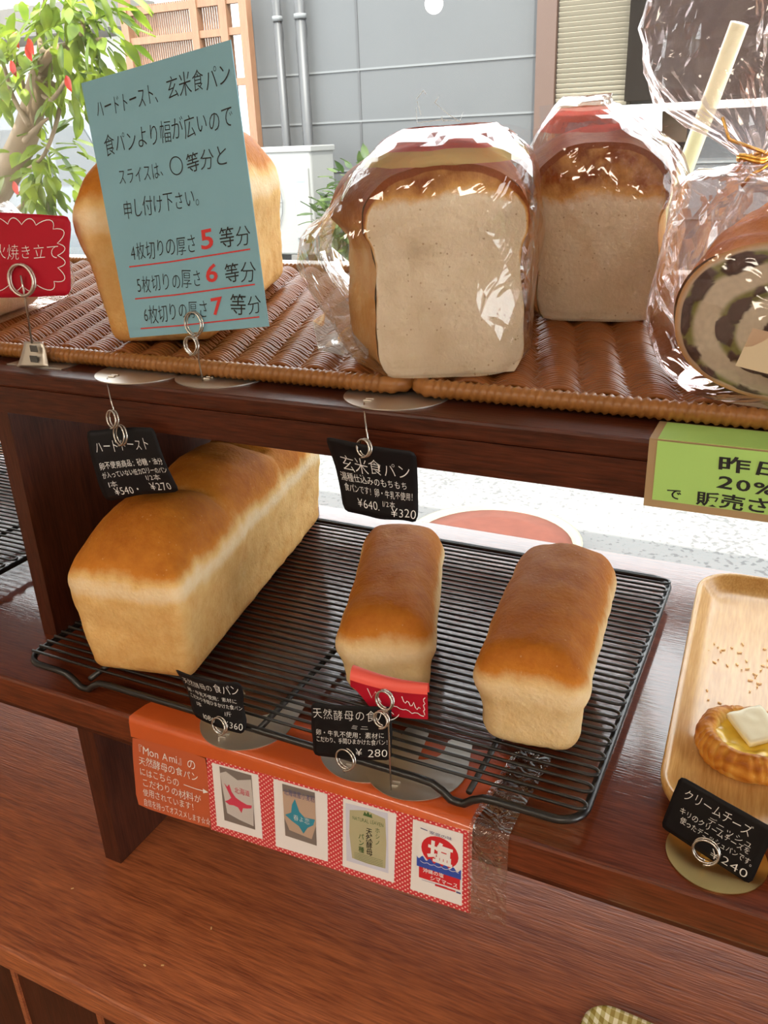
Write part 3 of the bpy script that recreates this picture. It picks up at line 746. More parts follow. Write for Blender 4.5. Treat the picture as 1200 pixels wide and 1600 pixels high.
# ------------------------------------------------------------------ wicker trays
TS = .0751
ZW = ZU + .0168
def onT(px, py):
    n = Vector((0, -TS, 1)).normalized(); return atP(px, py, Vector((0, .121, ZW)), n)
def TRT(x, y, rz):
    return Matrix.Translation((x, y, ZW + TS * (y - .121))) @ Matrix.Rotation(math.atan(TS), 4, 'X') @ Matrix.Rotation(rz, 4, 'Z')
def wicker(name, x0, x1, y0, y1, label, seed):
    t = thing(name, label, 'wicker tray', ((x0 + x1) / 2, (y0 + y1) / 2, ZU), 0, 'wicker trays on the upper shelf')
    zc = ZU + .0105; V, Fc = [], []; pitch = .0050; stake = .036; k = 5
    ny = int((y1 - y0 - .022) / pitch); per = 8
    nx = int((x1 - x0 - .02) / stake * per)
    r = random.Random(seed)
    for j in range(ny):
        y = y0 + .012 + j * pitch; ph = j * .13 + .22 * r.random() + (math.pi / 2 if (j // 9) % 2 else 0) * 0
        base = len(V)
        for i in range(nx + 1):
            x = x0 + .010 + (x1 - x0 - .02) * i / nx
            a = math.pi * x / stake + ph
            hb = abs(math.sin(a)) ** .8
            z = zc - .0040 + .0078 * hb + TS * (y - y0); yy = y + .0022 * hb
            for q in range(k):
                b = 2 * math.pi * q / k
                V.append((x, yy + .0025 * math.cos(b), z + .0025 * math.sin(b)))
        for i in range(nx):
            for q in range(k):
                Fc.append((base + i * k + q, base + (i + 1) * k + q, base + (i + 1) * k + (q + 1) % k, base + i * k + (q + 1) % k))
    obj('weave', (V, Fc), WICK, t)
    obj('stakes', join(*[tube([(x0 + .02 + stake * i, y0 + .01, zc - .006), (x0 + .02 + stake * i, y1 - .01, zc - .006 + TS * (y1 - y0))], .002, 5) for i in range(int((x1 - x0 - .03) / stake))]), WICK, t)
    P = rrect(x0, x1, y0, y1, .016, 10)
    # resample the rim
    Q = []; step = .0016
    for i in range(len(P)):
        a, b = Vector(P[i]), Vector(P[(i + 1) % len(P)]); m = max(1, int((b - a).length / step))
        for s in range(m): Q.append(a.lerp(b, s / m))
    nq = len(Q); kk = 9; V, Fc = [], []
    for i, p in enumerate(Q):
        tg = (Q[(i + 1) % nq] - Q[i - 1]).normalized(); nn = Vector((-tg.y, tg.x))
        for q in range(kk):
            b = 2 * math.pi * q / kk
            rr = .0072 * (1 + .13 * math.sin(i * 2 * math.pi / 4 + b * 1.0))
            V.append((p.x + nn.x * rr * math.cos(b), p.y + nn.y * rr * math.cos(b), ZU + .0096 + rr * math.sin(b) + TS * (p.y - y0)))
    for i in range(nq):
        for q in range(kk):
            Fc.append((i * kk + q, i * kk + (q + 1) % kk, ((i + 1) % nq) * kk + (q + 1) % kk, ((i + 1) % nq) * kk + q))
    obj('rim', (V, Fc), WICKRIM, t)
    return t
wicker('wicker_tray', -1.15, -.289, .121, .515, 'brown wicker tray on the left of the upper shelf, under the blue sign', 3)
wicker('wicker_tray', -.279, .42, .121, .515, 'brown wicker tray on the right of the upper shelf, under the swirl loaf', 4)

# ------------------------------------------------------------------ wire racks
def rack(x0, x1, y0, y1, label):
    t = thing('cooling_rack', label, 'wire rack', ((x0 + x1) / 2, (y0 + y1) / 2, .0018), 0, 'black wire cooling racks')
    zf = .0183; r = .0034
    P = [(p[0], p[1], zf) for p in rrect(x0, x1, y0, y1, .022, 8)]
    out = []
    fx = (x0 + .080, x1 - .100)
    # order: right-front corner arc, right-back arc, left-back arc, left-front arc
    R0, R1, L1, L0 = P[0:9], P[9:18], P[18:27], P[27:36]
    def dip(x, y, s): return [(x + s * d, y, z) for d, z in ((-.034, zf), (-.022, zf - .001), (-.013, zf - .006), (-.006, .006), (0, .0055), (.006, .006), (.013, zf - .006), (.022, zf - .001), (.034, zf))]
    out = R0 + R1 + dip(fx[1], y1, -1) + dip(fx[0], y1, -1) + L1 + L0 + dip(fx[0], y0, 1) + dip(fx[1], y0, 1)
    obj('frame', tube(out, r, 10, True), BLACKW, t)
    for f in (.0, .36, .72):
        xx = x0 + .012 + (x1 - x0 - .024) * (f + .14)
        obj('crossbar', tube([(xx, y0, zf + .001), (xx, y1, zf + .001)], .0028, 8), BLACKW, t)
    n = 20; p = (y1 - y0 - .012) / n
    for i in range(n):
        ya = y0 + .006 + p * i + p * .25; yb = ya + p * .5; zz = .0240
        pts = [(x0 + .001, ya, zz)] + [(x0 + (x1 - x0) * q / 6, ya, zz) for q in range(1, 6)] + [(x1 - .008, ya, zz)]
        rr = (yb - ya) / 2
        pts += [(x1 - .008 + (rr + .003) * math.sin(a), (ya + yb) / 2 - rr * math.cos(a), zz) for a in (math.pi * q / 8 for q in range(1, 8))]
        pts += [(x1 - .008, yb, zz)] + [(x1 - (x1 - x0) * q / 6, yb, zz) for q in range(1, 6)] + [(x0 + .001, yb, zz)]
        obj('wire', tube(pts, .00155, 6), BLACKW, t)
    return t
rk = rack(-.682, -.100, .013, .437, 'large black wire cooling rack under the three unwrapped loaves')
def copy_tree(o, loc):
    c = o.copy(); COL.objects.link(c); c.location = loc
    for ch in list(o.children):
        d = ch.copy(); COL.objects.link(d); d.parent = c
    return c
r2 = copy_tree(rk, Vector(rk.location) + Vector((-.772, .085, 0)))
r2['label'] = 'black wire cooling rack left of the upright divider, mostly outside the photo'
ZR = .0256

# ------------------------------------------------------------------ bread
def loaf(L, Wb, Wt, H, dome, r, seed, humps=0, nn=(30, 64, 26), mode='big', bulge=.0):
    """local space: x across, y back from the front face (0..L), z up from the base"""
    V, Fc = gridbox(*nn)
    R = rounded(V, Wb / 2, L / 2, H / 2, r)
    out, cr = [], []
    for v, p in zip(V, R):
        h = (p.z + H / 2) / H
        x, y, z = p
        yn = y / (L / 2); xn = x / (Wb / 2)
        k = 1 + (Wt / Wb - 1) * min(1, h * 1.05)
        x *= k; y += yn * .011 * min(1, h * 1.1)
        top = sstep(.62, 1.0, h)
        x += bulge * math.sin(min(1, max(0, (h - .62) / .38)) * math.pi) * (1 if xn > 0 else -1) * min(1, abs(xn) * 1.5)
        dm = dome * top * (max(0, 1 - abs(xn) ** 2.2) ** .75 * .8 + .2 * max(0, 1 - abs(xn) ** 6)) * max(0, 1 - abs(yn) ** 7) ** .6
        if humps:
            ph = (yn * .5 + .5) * humps + .12 * ns(xn, yn, seed, 1.5)
            c = abs(math.sin(math.pi * ph)); dm *= .66 + .38 * c ** .5
        dm *= 1 + .10 * ns(xn * 1.2, yn * 2.2, seed + 3, 1.3)
        z += dm
        d = .0016 * ns(x * 38, y * 38, z * 38 + seed) + .0007 * ns(x * 120, y * 120, z * 120 + seed) + .003 * ns(x * 12, y * 12, z * 12 + seed)
        nv = (p - Vector((max(-Wb / 2 + r, min(Wb / 2 - r, p.x)), max(-L / 2 + r, min(L / 2 - r, p.y)), max(-H / 2 + r, min(H / 2 - r, p.z))))).normalized()
        if v[2] <= -1: d = 0
        # the sides of a tin loaf are very slightly hollow
        hol = -.003 * (1 - abs(2 * h - 1)) * (1 - min(1, abs(xn)) ** 8 * min(1, abs(yn)) ** 8)
        q = Vector((x, y, z)) + nv * (d + hol)
        out.append(Vector((q.x, q.y + L / 2, max(0.0, q.z + H / 2))))
        hn = h + .022 * ns(x * 22, y * 22, seed) + .016 * ns(x * 90, y * 90, seed)
        if mode == 'big':
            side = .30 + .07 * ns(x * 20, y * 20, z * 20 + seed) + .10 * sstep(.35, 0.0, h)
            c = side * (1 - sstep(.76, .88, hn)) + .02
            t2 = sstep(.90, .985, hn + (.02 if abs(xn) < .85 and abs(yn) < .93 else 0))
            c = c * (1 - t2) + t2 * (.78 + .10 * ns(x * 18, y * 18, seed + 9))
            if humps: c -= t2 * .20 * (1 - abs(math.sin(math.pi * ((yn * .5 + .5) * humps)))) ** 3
        else:
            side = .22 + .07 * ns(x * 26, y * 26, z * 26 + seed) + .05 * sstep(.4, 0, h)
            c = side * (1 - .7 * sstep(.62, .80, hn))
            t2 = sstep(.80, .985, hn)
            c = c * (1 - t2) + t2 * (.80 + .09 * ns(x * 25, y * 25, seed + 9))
        cr.append(c)
    return out, Fc, cr
def place_loaf(m, fl, fr, name, label, cat, mt, group=None, z=ZR, tilted=False):
    """front face base from fl to fr (world x,y)"""
    fl, fr = Vector(fl), Vector(fr); c = (fl + fr) / 2; rz = math.atan2(fr.y - fl.y, fr.x - fl.x)
    M = TRT(c.x, c.y, rz) if tilted else TR(c.x, c.y, z, rz)
    if tilted: z = ZW + TS * (c.y - .121)
    t = thing(name, label, cat, (c.x, c.y, z), rz, group)
    o = obj('crust', xf(m, M), mt, t, True, True, None, {'crust': m[2]})
    return t, M
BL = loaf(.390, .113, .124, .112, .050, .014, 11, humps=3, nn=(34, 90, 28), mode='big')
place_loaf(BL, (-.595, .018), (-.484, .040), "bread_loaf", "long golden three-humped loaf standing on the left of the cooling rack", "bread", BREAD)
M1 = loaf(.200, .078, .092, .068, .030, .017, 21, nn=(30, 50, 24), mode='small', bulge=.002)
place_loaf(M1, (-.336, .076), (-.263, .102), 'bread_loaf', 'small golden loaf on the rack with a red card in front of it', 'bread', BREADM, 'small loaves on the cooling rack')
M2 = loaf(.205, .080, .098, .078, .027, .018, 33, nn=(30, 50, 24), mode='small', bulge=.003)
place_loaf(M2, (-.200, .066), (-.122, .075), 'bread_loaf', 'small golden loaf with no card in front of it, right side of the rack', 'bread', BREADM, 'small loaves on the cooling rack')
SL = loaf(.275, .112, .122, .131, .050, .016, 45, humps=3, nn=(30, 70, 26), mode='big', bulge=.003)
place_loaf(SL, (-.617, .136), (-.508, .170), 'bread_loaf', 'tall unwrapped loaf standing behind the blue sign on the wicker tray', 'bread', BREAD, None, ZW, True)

# half loaves with a cut face
def half_loaf(W, H, L, seed, h0=.76, LFT=.6):
    pr = []
    n = 64
    # outline of the slice, from bottom left round the domed top to bottom right
    key = [(-.47, .03), (-.50, .12), (-.495, .35), (-.475, .52), (-.485, .62), (-.535, .72), (-.52, .83), (-.42, .92), (-.25, .98), (0, 1.0), (.25, .975), (.43, .91), (.53, .81), (.535, .70), (.49, .60), (.48, .5), (.50, .33), (.505, .12), (.47, .03)]
    pts = catmull([(x * W, 0, z * H) for x, z in key], 4)
    pts = [p + Vector((.0015 * ns(p.x * 60, p.z * 60, seed), 0, .0015 * ns(p.x * 60, p.z * 60, seed + 4))) for p in pts]
    bot = [Vector((W * (.44 - .88 * i / 8), 0, .0)) for i in range(9)]
    prof = pts + bot; m = len(prof)
    cz = Vector((0, 0, H * .5))
    rows = 22; V, Fc, cr = [], [], []
    for j in range(rows + 1):
        tt = j / rows; y = L * tt
        s = 1 - .10 * sstep(.8, 1, tt)
        dm = .04 * sstep(0, .5, tt)
        for i, p in enumerate(prof):
            h = p.z / H
            q = cz + (p - cz) * s
            lf_ = (1 + LFT * sstep(-.05, .5, tt) * (1 - .25 * sstep(.75, 1, tt))) if q.x < 0 else 1
            q = Vector((q.x * lf_ * (1 + .03 * ns(i * .3, j * .35, seed)), 0, q.z * (1 + dm * sstep(.6, 1, h)) if h > .1 else max(0, q.z - (0 if s == 1 else q.z))))
            d = .0015 * ns(p.x * 50, y * 50, p.z * 50)
            V.append((q.x + d, y, max(0, q.z)))
            fold = .12 * math.sin(y * 160 + 3 * ns(p.x * 20, p.z * 20, seed)) * sstep(.3, .6, h) * (1 - sstep(.62, .75, h))
            cr.append(.28 + .10 * ns(p.x * 40, y * 40, p.z * 40) + fold + .62 * sstep(.58, .86, h + .06 * ns(p.x * 30, y * 30, seed)))
    for j in range(rows):
        for i in range(m):
            Fc.append((j * m + i, j * m + (i + 1) % m, (j + 1) * m + (i + 1) % m, (j + 1) * m + i))
    Fc.append(tuple(rows * m + i for i in range(m)))
    # cut face: rings shrinking to the middle
    FV, FF, FC = [], [], []; rings = 14
    for k in range(rings + 1):
        s = 1 - k / rings * .98
        for i, p in enumerate(prof):
            q = cz + (p - cz) * s
            FV.append((q.x, -.0004 + .0010 * ns(q.x * 90, q.z * 90, seed) * (1 if k else 0), q.z))
            h = q.z / H
            e = (.25 + .6 * sstep(.45, .8, h)) * (1 - sstep(0, .055, k / rings)) + .62 * sstep(h0, h0 + .19, h + .05 * ns(q.x * 30, q.z * 30, seed) + .10 * (abs(q.x) / W) ** 2)
            FC.append(.30 + .16 * ns(q.x * 60, q.z * 60, seed) + .10 * ns(q.x * 200, q.z * 200, seed) + e)
    for k in range(rings):
        for i in range(m): FF.append((k * m + (i + 1) % m, k * m + i, (k + 1) * m + i, (k + 1) * m + (i + 1) % m))
    FF.append(tuple(reversed([rings * m + i for i in range(m)])))
    return (V, Fc, cr), (FV, FF, FC)
def place_half(W, H, L, seed, fl, fr, label, z=ZW, h0=.76, LFT=.6):
    fl, fr = Vector(fl), Vector(fr); c = (fl + fr) / 2; rz = math.atan2(fr.y - fl.y, fr.x - fl.x); M = TRT(c.x, c.y, rz); z = M.translation.z
    a, f = half_loaf(W, H, L, seed, h0, LFT)
    t = thing('half_loaf', label, 'bread', (c.x, c.y, z), rz, 'bagged half loaves')
    obj('crust', xf(a, M), BREADG, t, True, True, None, {'crust': a[2]})
    obj('crumb', xf(f, M), CRUMB, t, True, True, 'pale cut face', {'crust': f[2]})
    return M
MA = place_half(.115, .159, .19, 51, (-.306, .119), (-.202, .158), 'brown rice half loaf in the front bag, pale cut face towards the shop')
MB_ = place_half(.108, .154, .14, 63, (-.234, .313), (-.129, .325), 'brown rice half loaf in the bag standing further back by the window', h0=.62, LFT=.45)

# ------------------------------------------------------------------ plastic bags
def bag(M, levels, n, seed, jit, sub=3):
    """levels: z, cx, cy, hx, hy, power, crumple - in the local frame M; a crinkled film swept through them"""
    r = random.Random(seed); V, Fc = [], []
    K = [np.array(l, float) for l in levels]; rows = []
    for i in range(len(K) - 1):
        p0, p1, p2, p3 = K[max(i - 1, 0)], K[i], K[i + 1], K[min(i + 2, len(K) - 1)]
        for k in range(sub):
            t = k / sub
            q = p1 * (1 - t) + p2 * t if i == 0 else .5 * ((2 * p1) + (p2 - p0) * t + (2 * p0 - 5 * p1 + 4 * p2 - p3) * t * t + (3 * p1 - p0 - 3 * p2 + p3) * t ** 3)
            rows.append(q)
    rows.append(K[-1])
    def ridge(p, s): return 1 - 2 * abs(noise.noise(p * s))
    for li, (z, cx, cy, hx, hy, pw, js) in enumerate(rows):
        hx, hy, pw = max(hx, .002), max(hy, .002), max(pw, 2)
        for i in range(n):
            a = 2 * math.pi * (i + .5 * (li % 2)) / n + r.uniform(-.02, .02)
            c, s = math.cos(a), math.sin(a)
            k = (abs(c) ** pw + abs(s) ** pw) ** (-1 / pw)
            p = Vector((cx + hx * c * k, cy + hy * s * k, z))
            o = Vector((seed * 1.7, seed * .3, 0))
            sm = min(1.0, (hx + hy) / .06)
            d = jit * js * sm * (.085 * ridge(Vector((p.x, p.y, p.z * .6)) + o, 14) + .030 * ridge(p + o, 30) + r.uniform(-.006, .006))
            d -= .04 * jit * js * sm
            d += jit * js * (1 - sm) * .02 * math.sin(9 * a + seed)
            nv = Vector((c, s, 0))
            p += nv * d; p.z += min(1, js) * sm * .0025 * noise.noise(p * 50 + o)
            V.append(M @ p)
    L = len(rows)
    for l in range(L - 1):
        for i in range(n):
            a, b, c, d = l * n + i, l * n + (i + 1) % n, (l + 1) * n + (i + 1) % n, (l + 1) * n + i
            if l % 2 == 0: Fc += [(a, b, d), (b, c, d)]
            else: Fc += [(a, b, c), (a, c, d)]
    return V, Fc
def split_faces(m, n, f):
    """f(row, centre) names the part every strip of film belongs to"""
    V, Fc = m; sel = []
    for k, q in enumerate(Fc):
        c = sum((Vector(V[i]) for i in q), Vector()) / len(q); sel.append(f(k // (2 * n), c))
    out = {}
    for k in set(sel):
        fs = [q for q, s in zip(Fc, sel) if s == k]; ids = sorted({i for q in fs for i in q}); mp = {i: j for j, i in enumerate(ids)}
        out[k] = ([V[i] for i in ids], [tuple(mp[i] for i in q) for q in fs])
    return out
def end_cap(m, n, M):
    V, Fc = m; Fc.append(tuple(range(n - 1, -1, -1))); return V, Fc
nb = 54
LA = [(.0012, -.004, 0.084, .058, 0.096, 5, .15), (.012, -.008, 0.085, .072, 0.103, 5, .6), (.040, -.016, 0.088, .084, 0.107, 4, 1), (.075, -.024, 0.092, .096, 0.110, 3.6, 1), (.105, -.022, 0.092, .096, 0.108, 3.6, 1.1),
      (.125, -.012, 0.086, .084, 0.105, 3.6, 1), (.145, -.004, 0.079, .073, 0.098, 3.5, .9), (.158, .0, 0.069, .064, 0.082, 3.2, .8), (.168, .0, .066, .054, .070, 3, .8), (.175, .002, .06, .044, .042, 3, .8), (.180, .004, .058, .036, .010, 3, .5)]
mA = bag(MA, LA, nb, 5, .075); mA = end_cap(mA, nb, MA)
t = thing('plastic_bag', 'clear crinkled bag around the front half loaf, red and yellow bands on top', 'bag', MA.translation, 0, 'clear bread bags')
invA = MA.inverted()
def fa(l, c):
    if 24 <= l < 30: return 'r'
    if 21 <= l < 24 and (invA @ c).y < .055: return 'y'
    return 'f'
sp = split_faces(mA, nb, fa)  # film rows near the top are tinted red and yellow
obj('film', sp['f'], FILM, t, False); obj('red_band', sp['r'], FILMRED, t, False, label='red band at the top'); 
if 'y' in sp: obj('yellow_band', sp['y'], FILMYEL, t, False, label='pale yellow stripe')
fl = [MA @ Vector(q) for q in ((-.070, .03, .004), (-.118, .06, .006), (-.128, .10, .022), (-.085, .11, .045), (-.072, .07, .055))]
obj('loose_corner', ([*fl, *[p + Vector((0, 0, .0006)) for p in fl]], [(0, 1, 2), (0, 2, 3), (0, 3, 4), (7, 6, 5), (8, 7, 5), (9, 8, 5)]), FILM, t, False)
LB = [(.0012, 0, .07, .060, .082, 5, .15), (.012, 0, .07, .070, .090, 5, .6), (.045, -.002, .07, .074, .094, 4, 1), (.085, -.002, .07, .076, .096, 4, 1), (.120, 0, .07, .076, .094, 4, 1), (.150, -.006, .07, .069, .088, 3.6, .9), (.172, -.016, .068, .053, .078, 3.2, .8),
      (.186, -.022, .065, .042, .058, 3, .9), (.198, -.026, .06, .030, .036, 3, 1), (.206, -.022, .06, .024, .008, 3, .6)]
LB = [tuple(q * .916 for q in l[:5]) + l[5:] for l in LB]
mB = bag(MB_, LB, nb, 9, .075); mB = end_cap(mB, nb, MB_)
t = thing('plastic_bag', 'clear crinkled bag around the half loaf standing further back', 'bag', MB_.translation, 0, 'clear bread bags')
invB = MB_.inverted()
sp = split_faces(mB, nb, lambda l, c: 'r' if 19 <= l < 23 else 'f')
obj('film', sp['f'], FILM, t, False); obj('red_band', sp['r'], FILMRED, t, False, label='red band near the top')

# swirl loaf
rz = math.radians(-13); fc = Vector((-.006, .135, ZW + .051 + TS * .014)); MC = TRT(fc.x, fc.y, rz) @ Matrix.Translation((0, 0, .051))
def sw_out(a, k=1.0):
    c, s = math.cos(a), math.sin(a); e = (abs(c) ** 2.4 + abs(s) ** 2.4) ** (-1 / 2.4)
    return Vector((.082 * c * e * k, 0, .051 * s * e * k + (.006 * max(0, s) ** 2 * k)))
nA, nL = 96, 26
V, Fc, cr = [], [], []
for j in range(nL + 1):
    tt = j / nL; y = .17 * tt; s = (1 - .25 * sstep(.75, 1, tt)) * (1 + .02 * math.sin(tt * 9))
    for i in range(nA):
        p = sw_out(2 * math.pi * i / nA, s); p.y = y
        if p.z > 0: p.z *= 1 + .34 * sstep(0, .45, tt)
        p.x *= 1 + .08 * sstep(0, .3, tt)
        d = .0022 * math.sin(y * 260 + p.x * 60 + 2 * ns(p.x * 20, p.z * 20, 1)) * sstep(-.02, .03, p.z) + .002 * ns(p.x * 40, y * 40, p.z * 40)
        p += Vector((p.x, 0, p.z)).normalized() * d
        p.z = max(-.051, p.z)
        V.append(p); cr.append(.50 + .16 * math.sin(y * 240 + p.x * 60) * sstep(-.02, .03, p.z) + .25 * sstep(0, .05, p.z) + .1 * ns(p.x * 30, y * 30, p.z * 30))
for j in range(nL):
    for i in range(nA): Fc.append((j * nA + i, j * nA + (i + 1) % nA, (j + 1) * nA + (i + 1) % nA, (j + 1) * nA + i))
Fc.append(tuple(nL * nA + i for i in range(nA)))
t = thing('swirl_loaf', 'red bean and green tea swirl loaf in the tied bag, spiral cut face showing', 'bread', (fc.x, fc.y, ZW), rz)
obj('crust', xf((V, Fc), MC), BREADM, t, True, True, None, {'crust': cr})
FV, FF, TC = [], [], []; rg = 60
for k in range(rg + 1):
    s = 1 - k / rg * .985
    for i in range(nA * 2):
        a = 2 * math.pi * i / (nA * 2); p = sw_out(a, s); p.z = max(-.051, p.z)
        wob = .05 * ns(p.x * 45, p.z * 45, 3)
        sp_ = (s * 2.7 - a / (2 * math.pi) * 1.0 + wob * 2 + .55) % 1.0
        bean = .52 - noise.voronoi(Vector((p.x * 62, p.z * 62, 8)))[0][0]; fine = ns(p.x * 300, p.z * 300, 2)
        crumb = Vector((.60, .58, .45)) * (1 + .14 * fine)
        green = Vector((.17, .19, .035)) * (1 + .25 * fine); dark = Vector((.050, .022, .018)) * (1 + .3 * fine)
        col = crumb; y = -.0005
        g = max(0, 1 - abs(sp_ - .5) / .29)
        col = col.lerp(green, sstep(.05, .6, g))
        bm = bean + .42 * (g - .38)
        if g > .12 and bm > -.04 and s < .935: col = col.lerp(dark, sstep(-.04, .02, bm)); y -= .0028 * sstep(-.04, .2, bm)
        if s > .945: col = Vector((.60, .33, .10)).lerp(crumb, sstep(1, .945, s) * .7)
        FV.append((p.x, y, p.z)); TC.append((col.x, col.y, col.z))
m = nA * 2
for k in range(rg):
    for i in range(m): FF.append((k * m + (i + 1) % m, k * m + i, (k + 1) * m + i, (k + 1) * m + (i + 1) % m))
FF.append(tuple(reversed([rg * m + i for i in range(m)])))
obj('swirl_face', xf((FV, FF), MC), vcol_mat('swirl_crumb', .6, .4, 260), t, True, True, 'spiral of dark beans and green dough', {'tint': TC})
# its bag, tied with gold
MCb = TRT(fc.x, fc.y, rz)
nk = atY(1176, 246, .19); nkl = MCb.inverted() @ nk
nx_, ny_ = nkl.x, nkl.y
LC = [(.0012, 0, .08, .085, .10, 4, .15), (.012, 0, .08, .098, .107, 4, .6), (.04, 0, .08, .108, .110, 3.5, 1), (.075, -.004, .08, .108, .110, 3, 1), (.105, -.012, .08, .096, .104, 2.6, 1.2), (.125, nx_ * .6, .078, .068, .074, 2.3, 1.6), (.140, nx_ * .9, (ny_ + .07) / 2, .040, .044, 2, 2.2),
      (nkl.z - .008, nx_, ny_, .013, .013, 2, 2.5), (nkl.z, nx_, ny_, .0075, .0075, 2, 1), (nkl.z + .008, nx_ - .002, ny_, .012, .011, 2, 2.5), (nkl.z + .03, nx_ - .015, ny_, .030, .020, 2, 2.6), (nkl.z + .055, nx_ - .022, ny_, .050, .022, 2, 2.0), (nkl.z + .085, nx_ - .020, ny_, .062, .024, 2, 1.6), (nkl.z + .12, nx_ - .01, ny_, .068, .020, 2, 1.4), (nkl.z + .155, nx_, ny_, .070, .012, 2, 1.2)]
mC = bag(MCb, LC, 64, 14, .10); mC = end_cap(mC, 64, MCb)
t = thing('plastic_bag', 'clear pinkish bag around the swirl loaf, gathered and tied with gold', 'bag', (fc.x, fc.y, ZW), rz, 'clear bread bags')
obj('film', mC, FILMP, t, False)
kp = [nk + Vector((.0095 * math.cos(a), .0095 * math.sin(a), .0012 * math.sin(a * 2) - .004 * (a / 12.6 - .5))) for a in (i * .3 for i in range(44))]
kp += [kp[-1] + Vector((.004, -.008, -.002)), kp[-1] + Vector((-.008, -.012, -.010)), kp[-1] + Vector((-.014, -.010, -.018))]
obj('twist_tie', tube([nk + Vector((-.022, -.004, .026)), nk + Vector((-.016, -.006, .012))] + kp, .0013, 6), GOLDTIE, t)
st = Sheet([MC @ Vector(q) for q in ((-.018, -.035, .008), (.05, -.035, .000), (.043, -.035, -.026), (-.026, -.035, -.018))], None, .0003)
sk = obj('price_sticker', st.mesh(4, 3), mat('cream_sticker', (.74, .62, .44), .5), t, False, label='cream price sticker on the film')
ink = Ink(st.w, st.h, 2); ink.text('240', .56, .98, .80, .5, -.01)
obj('writing', st.patch(ink), BLACKINK, sk, False)

# bagged bread at the far left behind the red sign
b0 = onT(20, 500); b1 = onT(120, 462)
rzl = math.atan2(b1.y - b0.y, b1.x - b0.x); ML = TRT(b1.x, b1.y, rzl)
LL = loaf(.10, .16, .165, .066, .012, .02, 71, nn=(24, 20, 14), mode='small')
t = thing('bread_loaf', 'pale low loaf lying in a pink bag behind the red sign', 'bread', ML @ Vector((-.115, .02, 0)), rzl)
obj('crust', xf(LL, ML @ TR(-.115, .012, .001)), bread_mat('pale_roll_crust', [(0, (.82, .66, .44)), (.4, (.78, .56, .30)), (1, (.66, .36, .12))]), t, True, True, None, {'crust': LL[2]})
LBG = [(.0010, -.10, .065, .112, .062, 5, .15), (.012, -.10, .065, .120, .068, 5, .5), (.035, -.10, .065, .124, .070, 4, 1), (.060, -.10, .065, .120, .067, 3.5, 1), (.076, -.095, .07, .110, .055, 3, 1.2), (.092, -.07, .09, .100, .03, 2.5, 1.3), (.108, -.05, .11, .09, .008, 2.5, .7)]
mL = end_cap(bag(ML, LBG, 48, 31, .07), 48, ML)
t = thing('plastic_bag', 'pinkish clear bag around the low loaf behind the red sign', 'bag', ML @ Vector((-.1, .065, 0)), rzl, 'clear bread bags')
obj('film', mL, FILMP, t, False)

# ------------------------------------------------------------------ sign stands
def coil(c, r, n, turns=2.0, gap=.0022, a0=-math.pi / 2, k=26):
    n = n.normalized(); s = n.cross(Vector((0, 0, 1))).normalized(); u = s.cross(n).normalized()
    m = int(k * turns)
    return [c + s * (r * math.cos(a0 + 2 * math.pi * turns * i / m)) + u * (r * math.sin(a0 + 2 * math.pi * turns * i / m)) + n * (gap * (i / m - .5) * turns) for i in range(m + 1)]
def plate_poly(notch=True, R=.045):
    P = [(R * math.cos(math.radians(a)), R * math.sin(math.radians(a))) for a in range(180, 361, 6)]
    if notch:
        P += [(R * .97, .035), (R * .90, .041), (R * .60, .041), (R * .48, .036)]
        P += [(R * .46 * math.cos(math.radians(a)), .024 + R * .40 * math.sin(math.radians(a))) for a in range(0, -181, -15)]
        P += [(-R * .48, .036), (-R * .60, .041), (-R * .90, .041), (-R * .97, .035)]
    else:
        P = [(R * math.cos(math.radians(a)), R * math.sin(math.radians(a))) for a in range(0, 360, 6)]
    return P
def stand(label, pc, prz, z, wire, rings, pm=PLATE, notch=True, R=.045, gap=.003):
    """pc: plate centre, wire: points from the plate up to the first ring, rings: (centre, radius, normal)"""
    t = thing('sign_stand', label, 'sign stand', (pc[0], pc[1], z), prz, 'wire sign stands')
    pl = prism(plate_poly(notch, R), 0, .0009)
    obj('base_plate', xf(pl, TR(pc[0], pc[1], z, prz)), pm, t, False)
    w0 = Vector(wire[0])
    obj('clip_tab', join(*[xf(box(-.0035, .0035, -.0012, .0012, 0, .0015, .0004), TR(w0.x, w0.y + q, z + .0009, prz)) for q in (.006, .011)]), pm, t, False)
    obj('stem', tube(wire, .00075, 8), METAL, t)
    for (c, r, n) in rings:
        obj('ring', tube(coil(Vector(c), r, Vector(n), 2.0, gap), .00085, 8), METAL, t)
    return t
def ringat(px, py, rpx, y):
    c = atY(px, py, y); return c, rpx * depth(c) / F
def card(label, P, lines, bend, seed, mt=BLACKCARD, name='price_card', cat='price card', group='black price cards', amp=.02, ink_mt=WHITEINK, fn=None, off=-.012):
    sh = Sheet(P, bend)
    c = sum(sh.P, Vector()) / 4
    t = thing(name, label, cat, (sh.P[3] + sh.P[2]) / 2, 0, group)
    obj('card', sh.mesh(16, 12, wavy(seed, amp)), mt, t, True)
    ink = Ink(sh.w, sh.h, seed)
    for L in lines:
        ink.text(*L[:5], off=(L[5] if len(L) > 5 else off), jit=1.0)
    if fn: fn(ink)
    obj('writing', sh.patch(ink), ink_mt, t, False)
    return t, sh
def corners(cs, ap, ay, yaw, tilt=0):
    a = atY(*ap, ay); n = nrm(yaw, tilt); return [atP(*q, a, n) for q in cs]

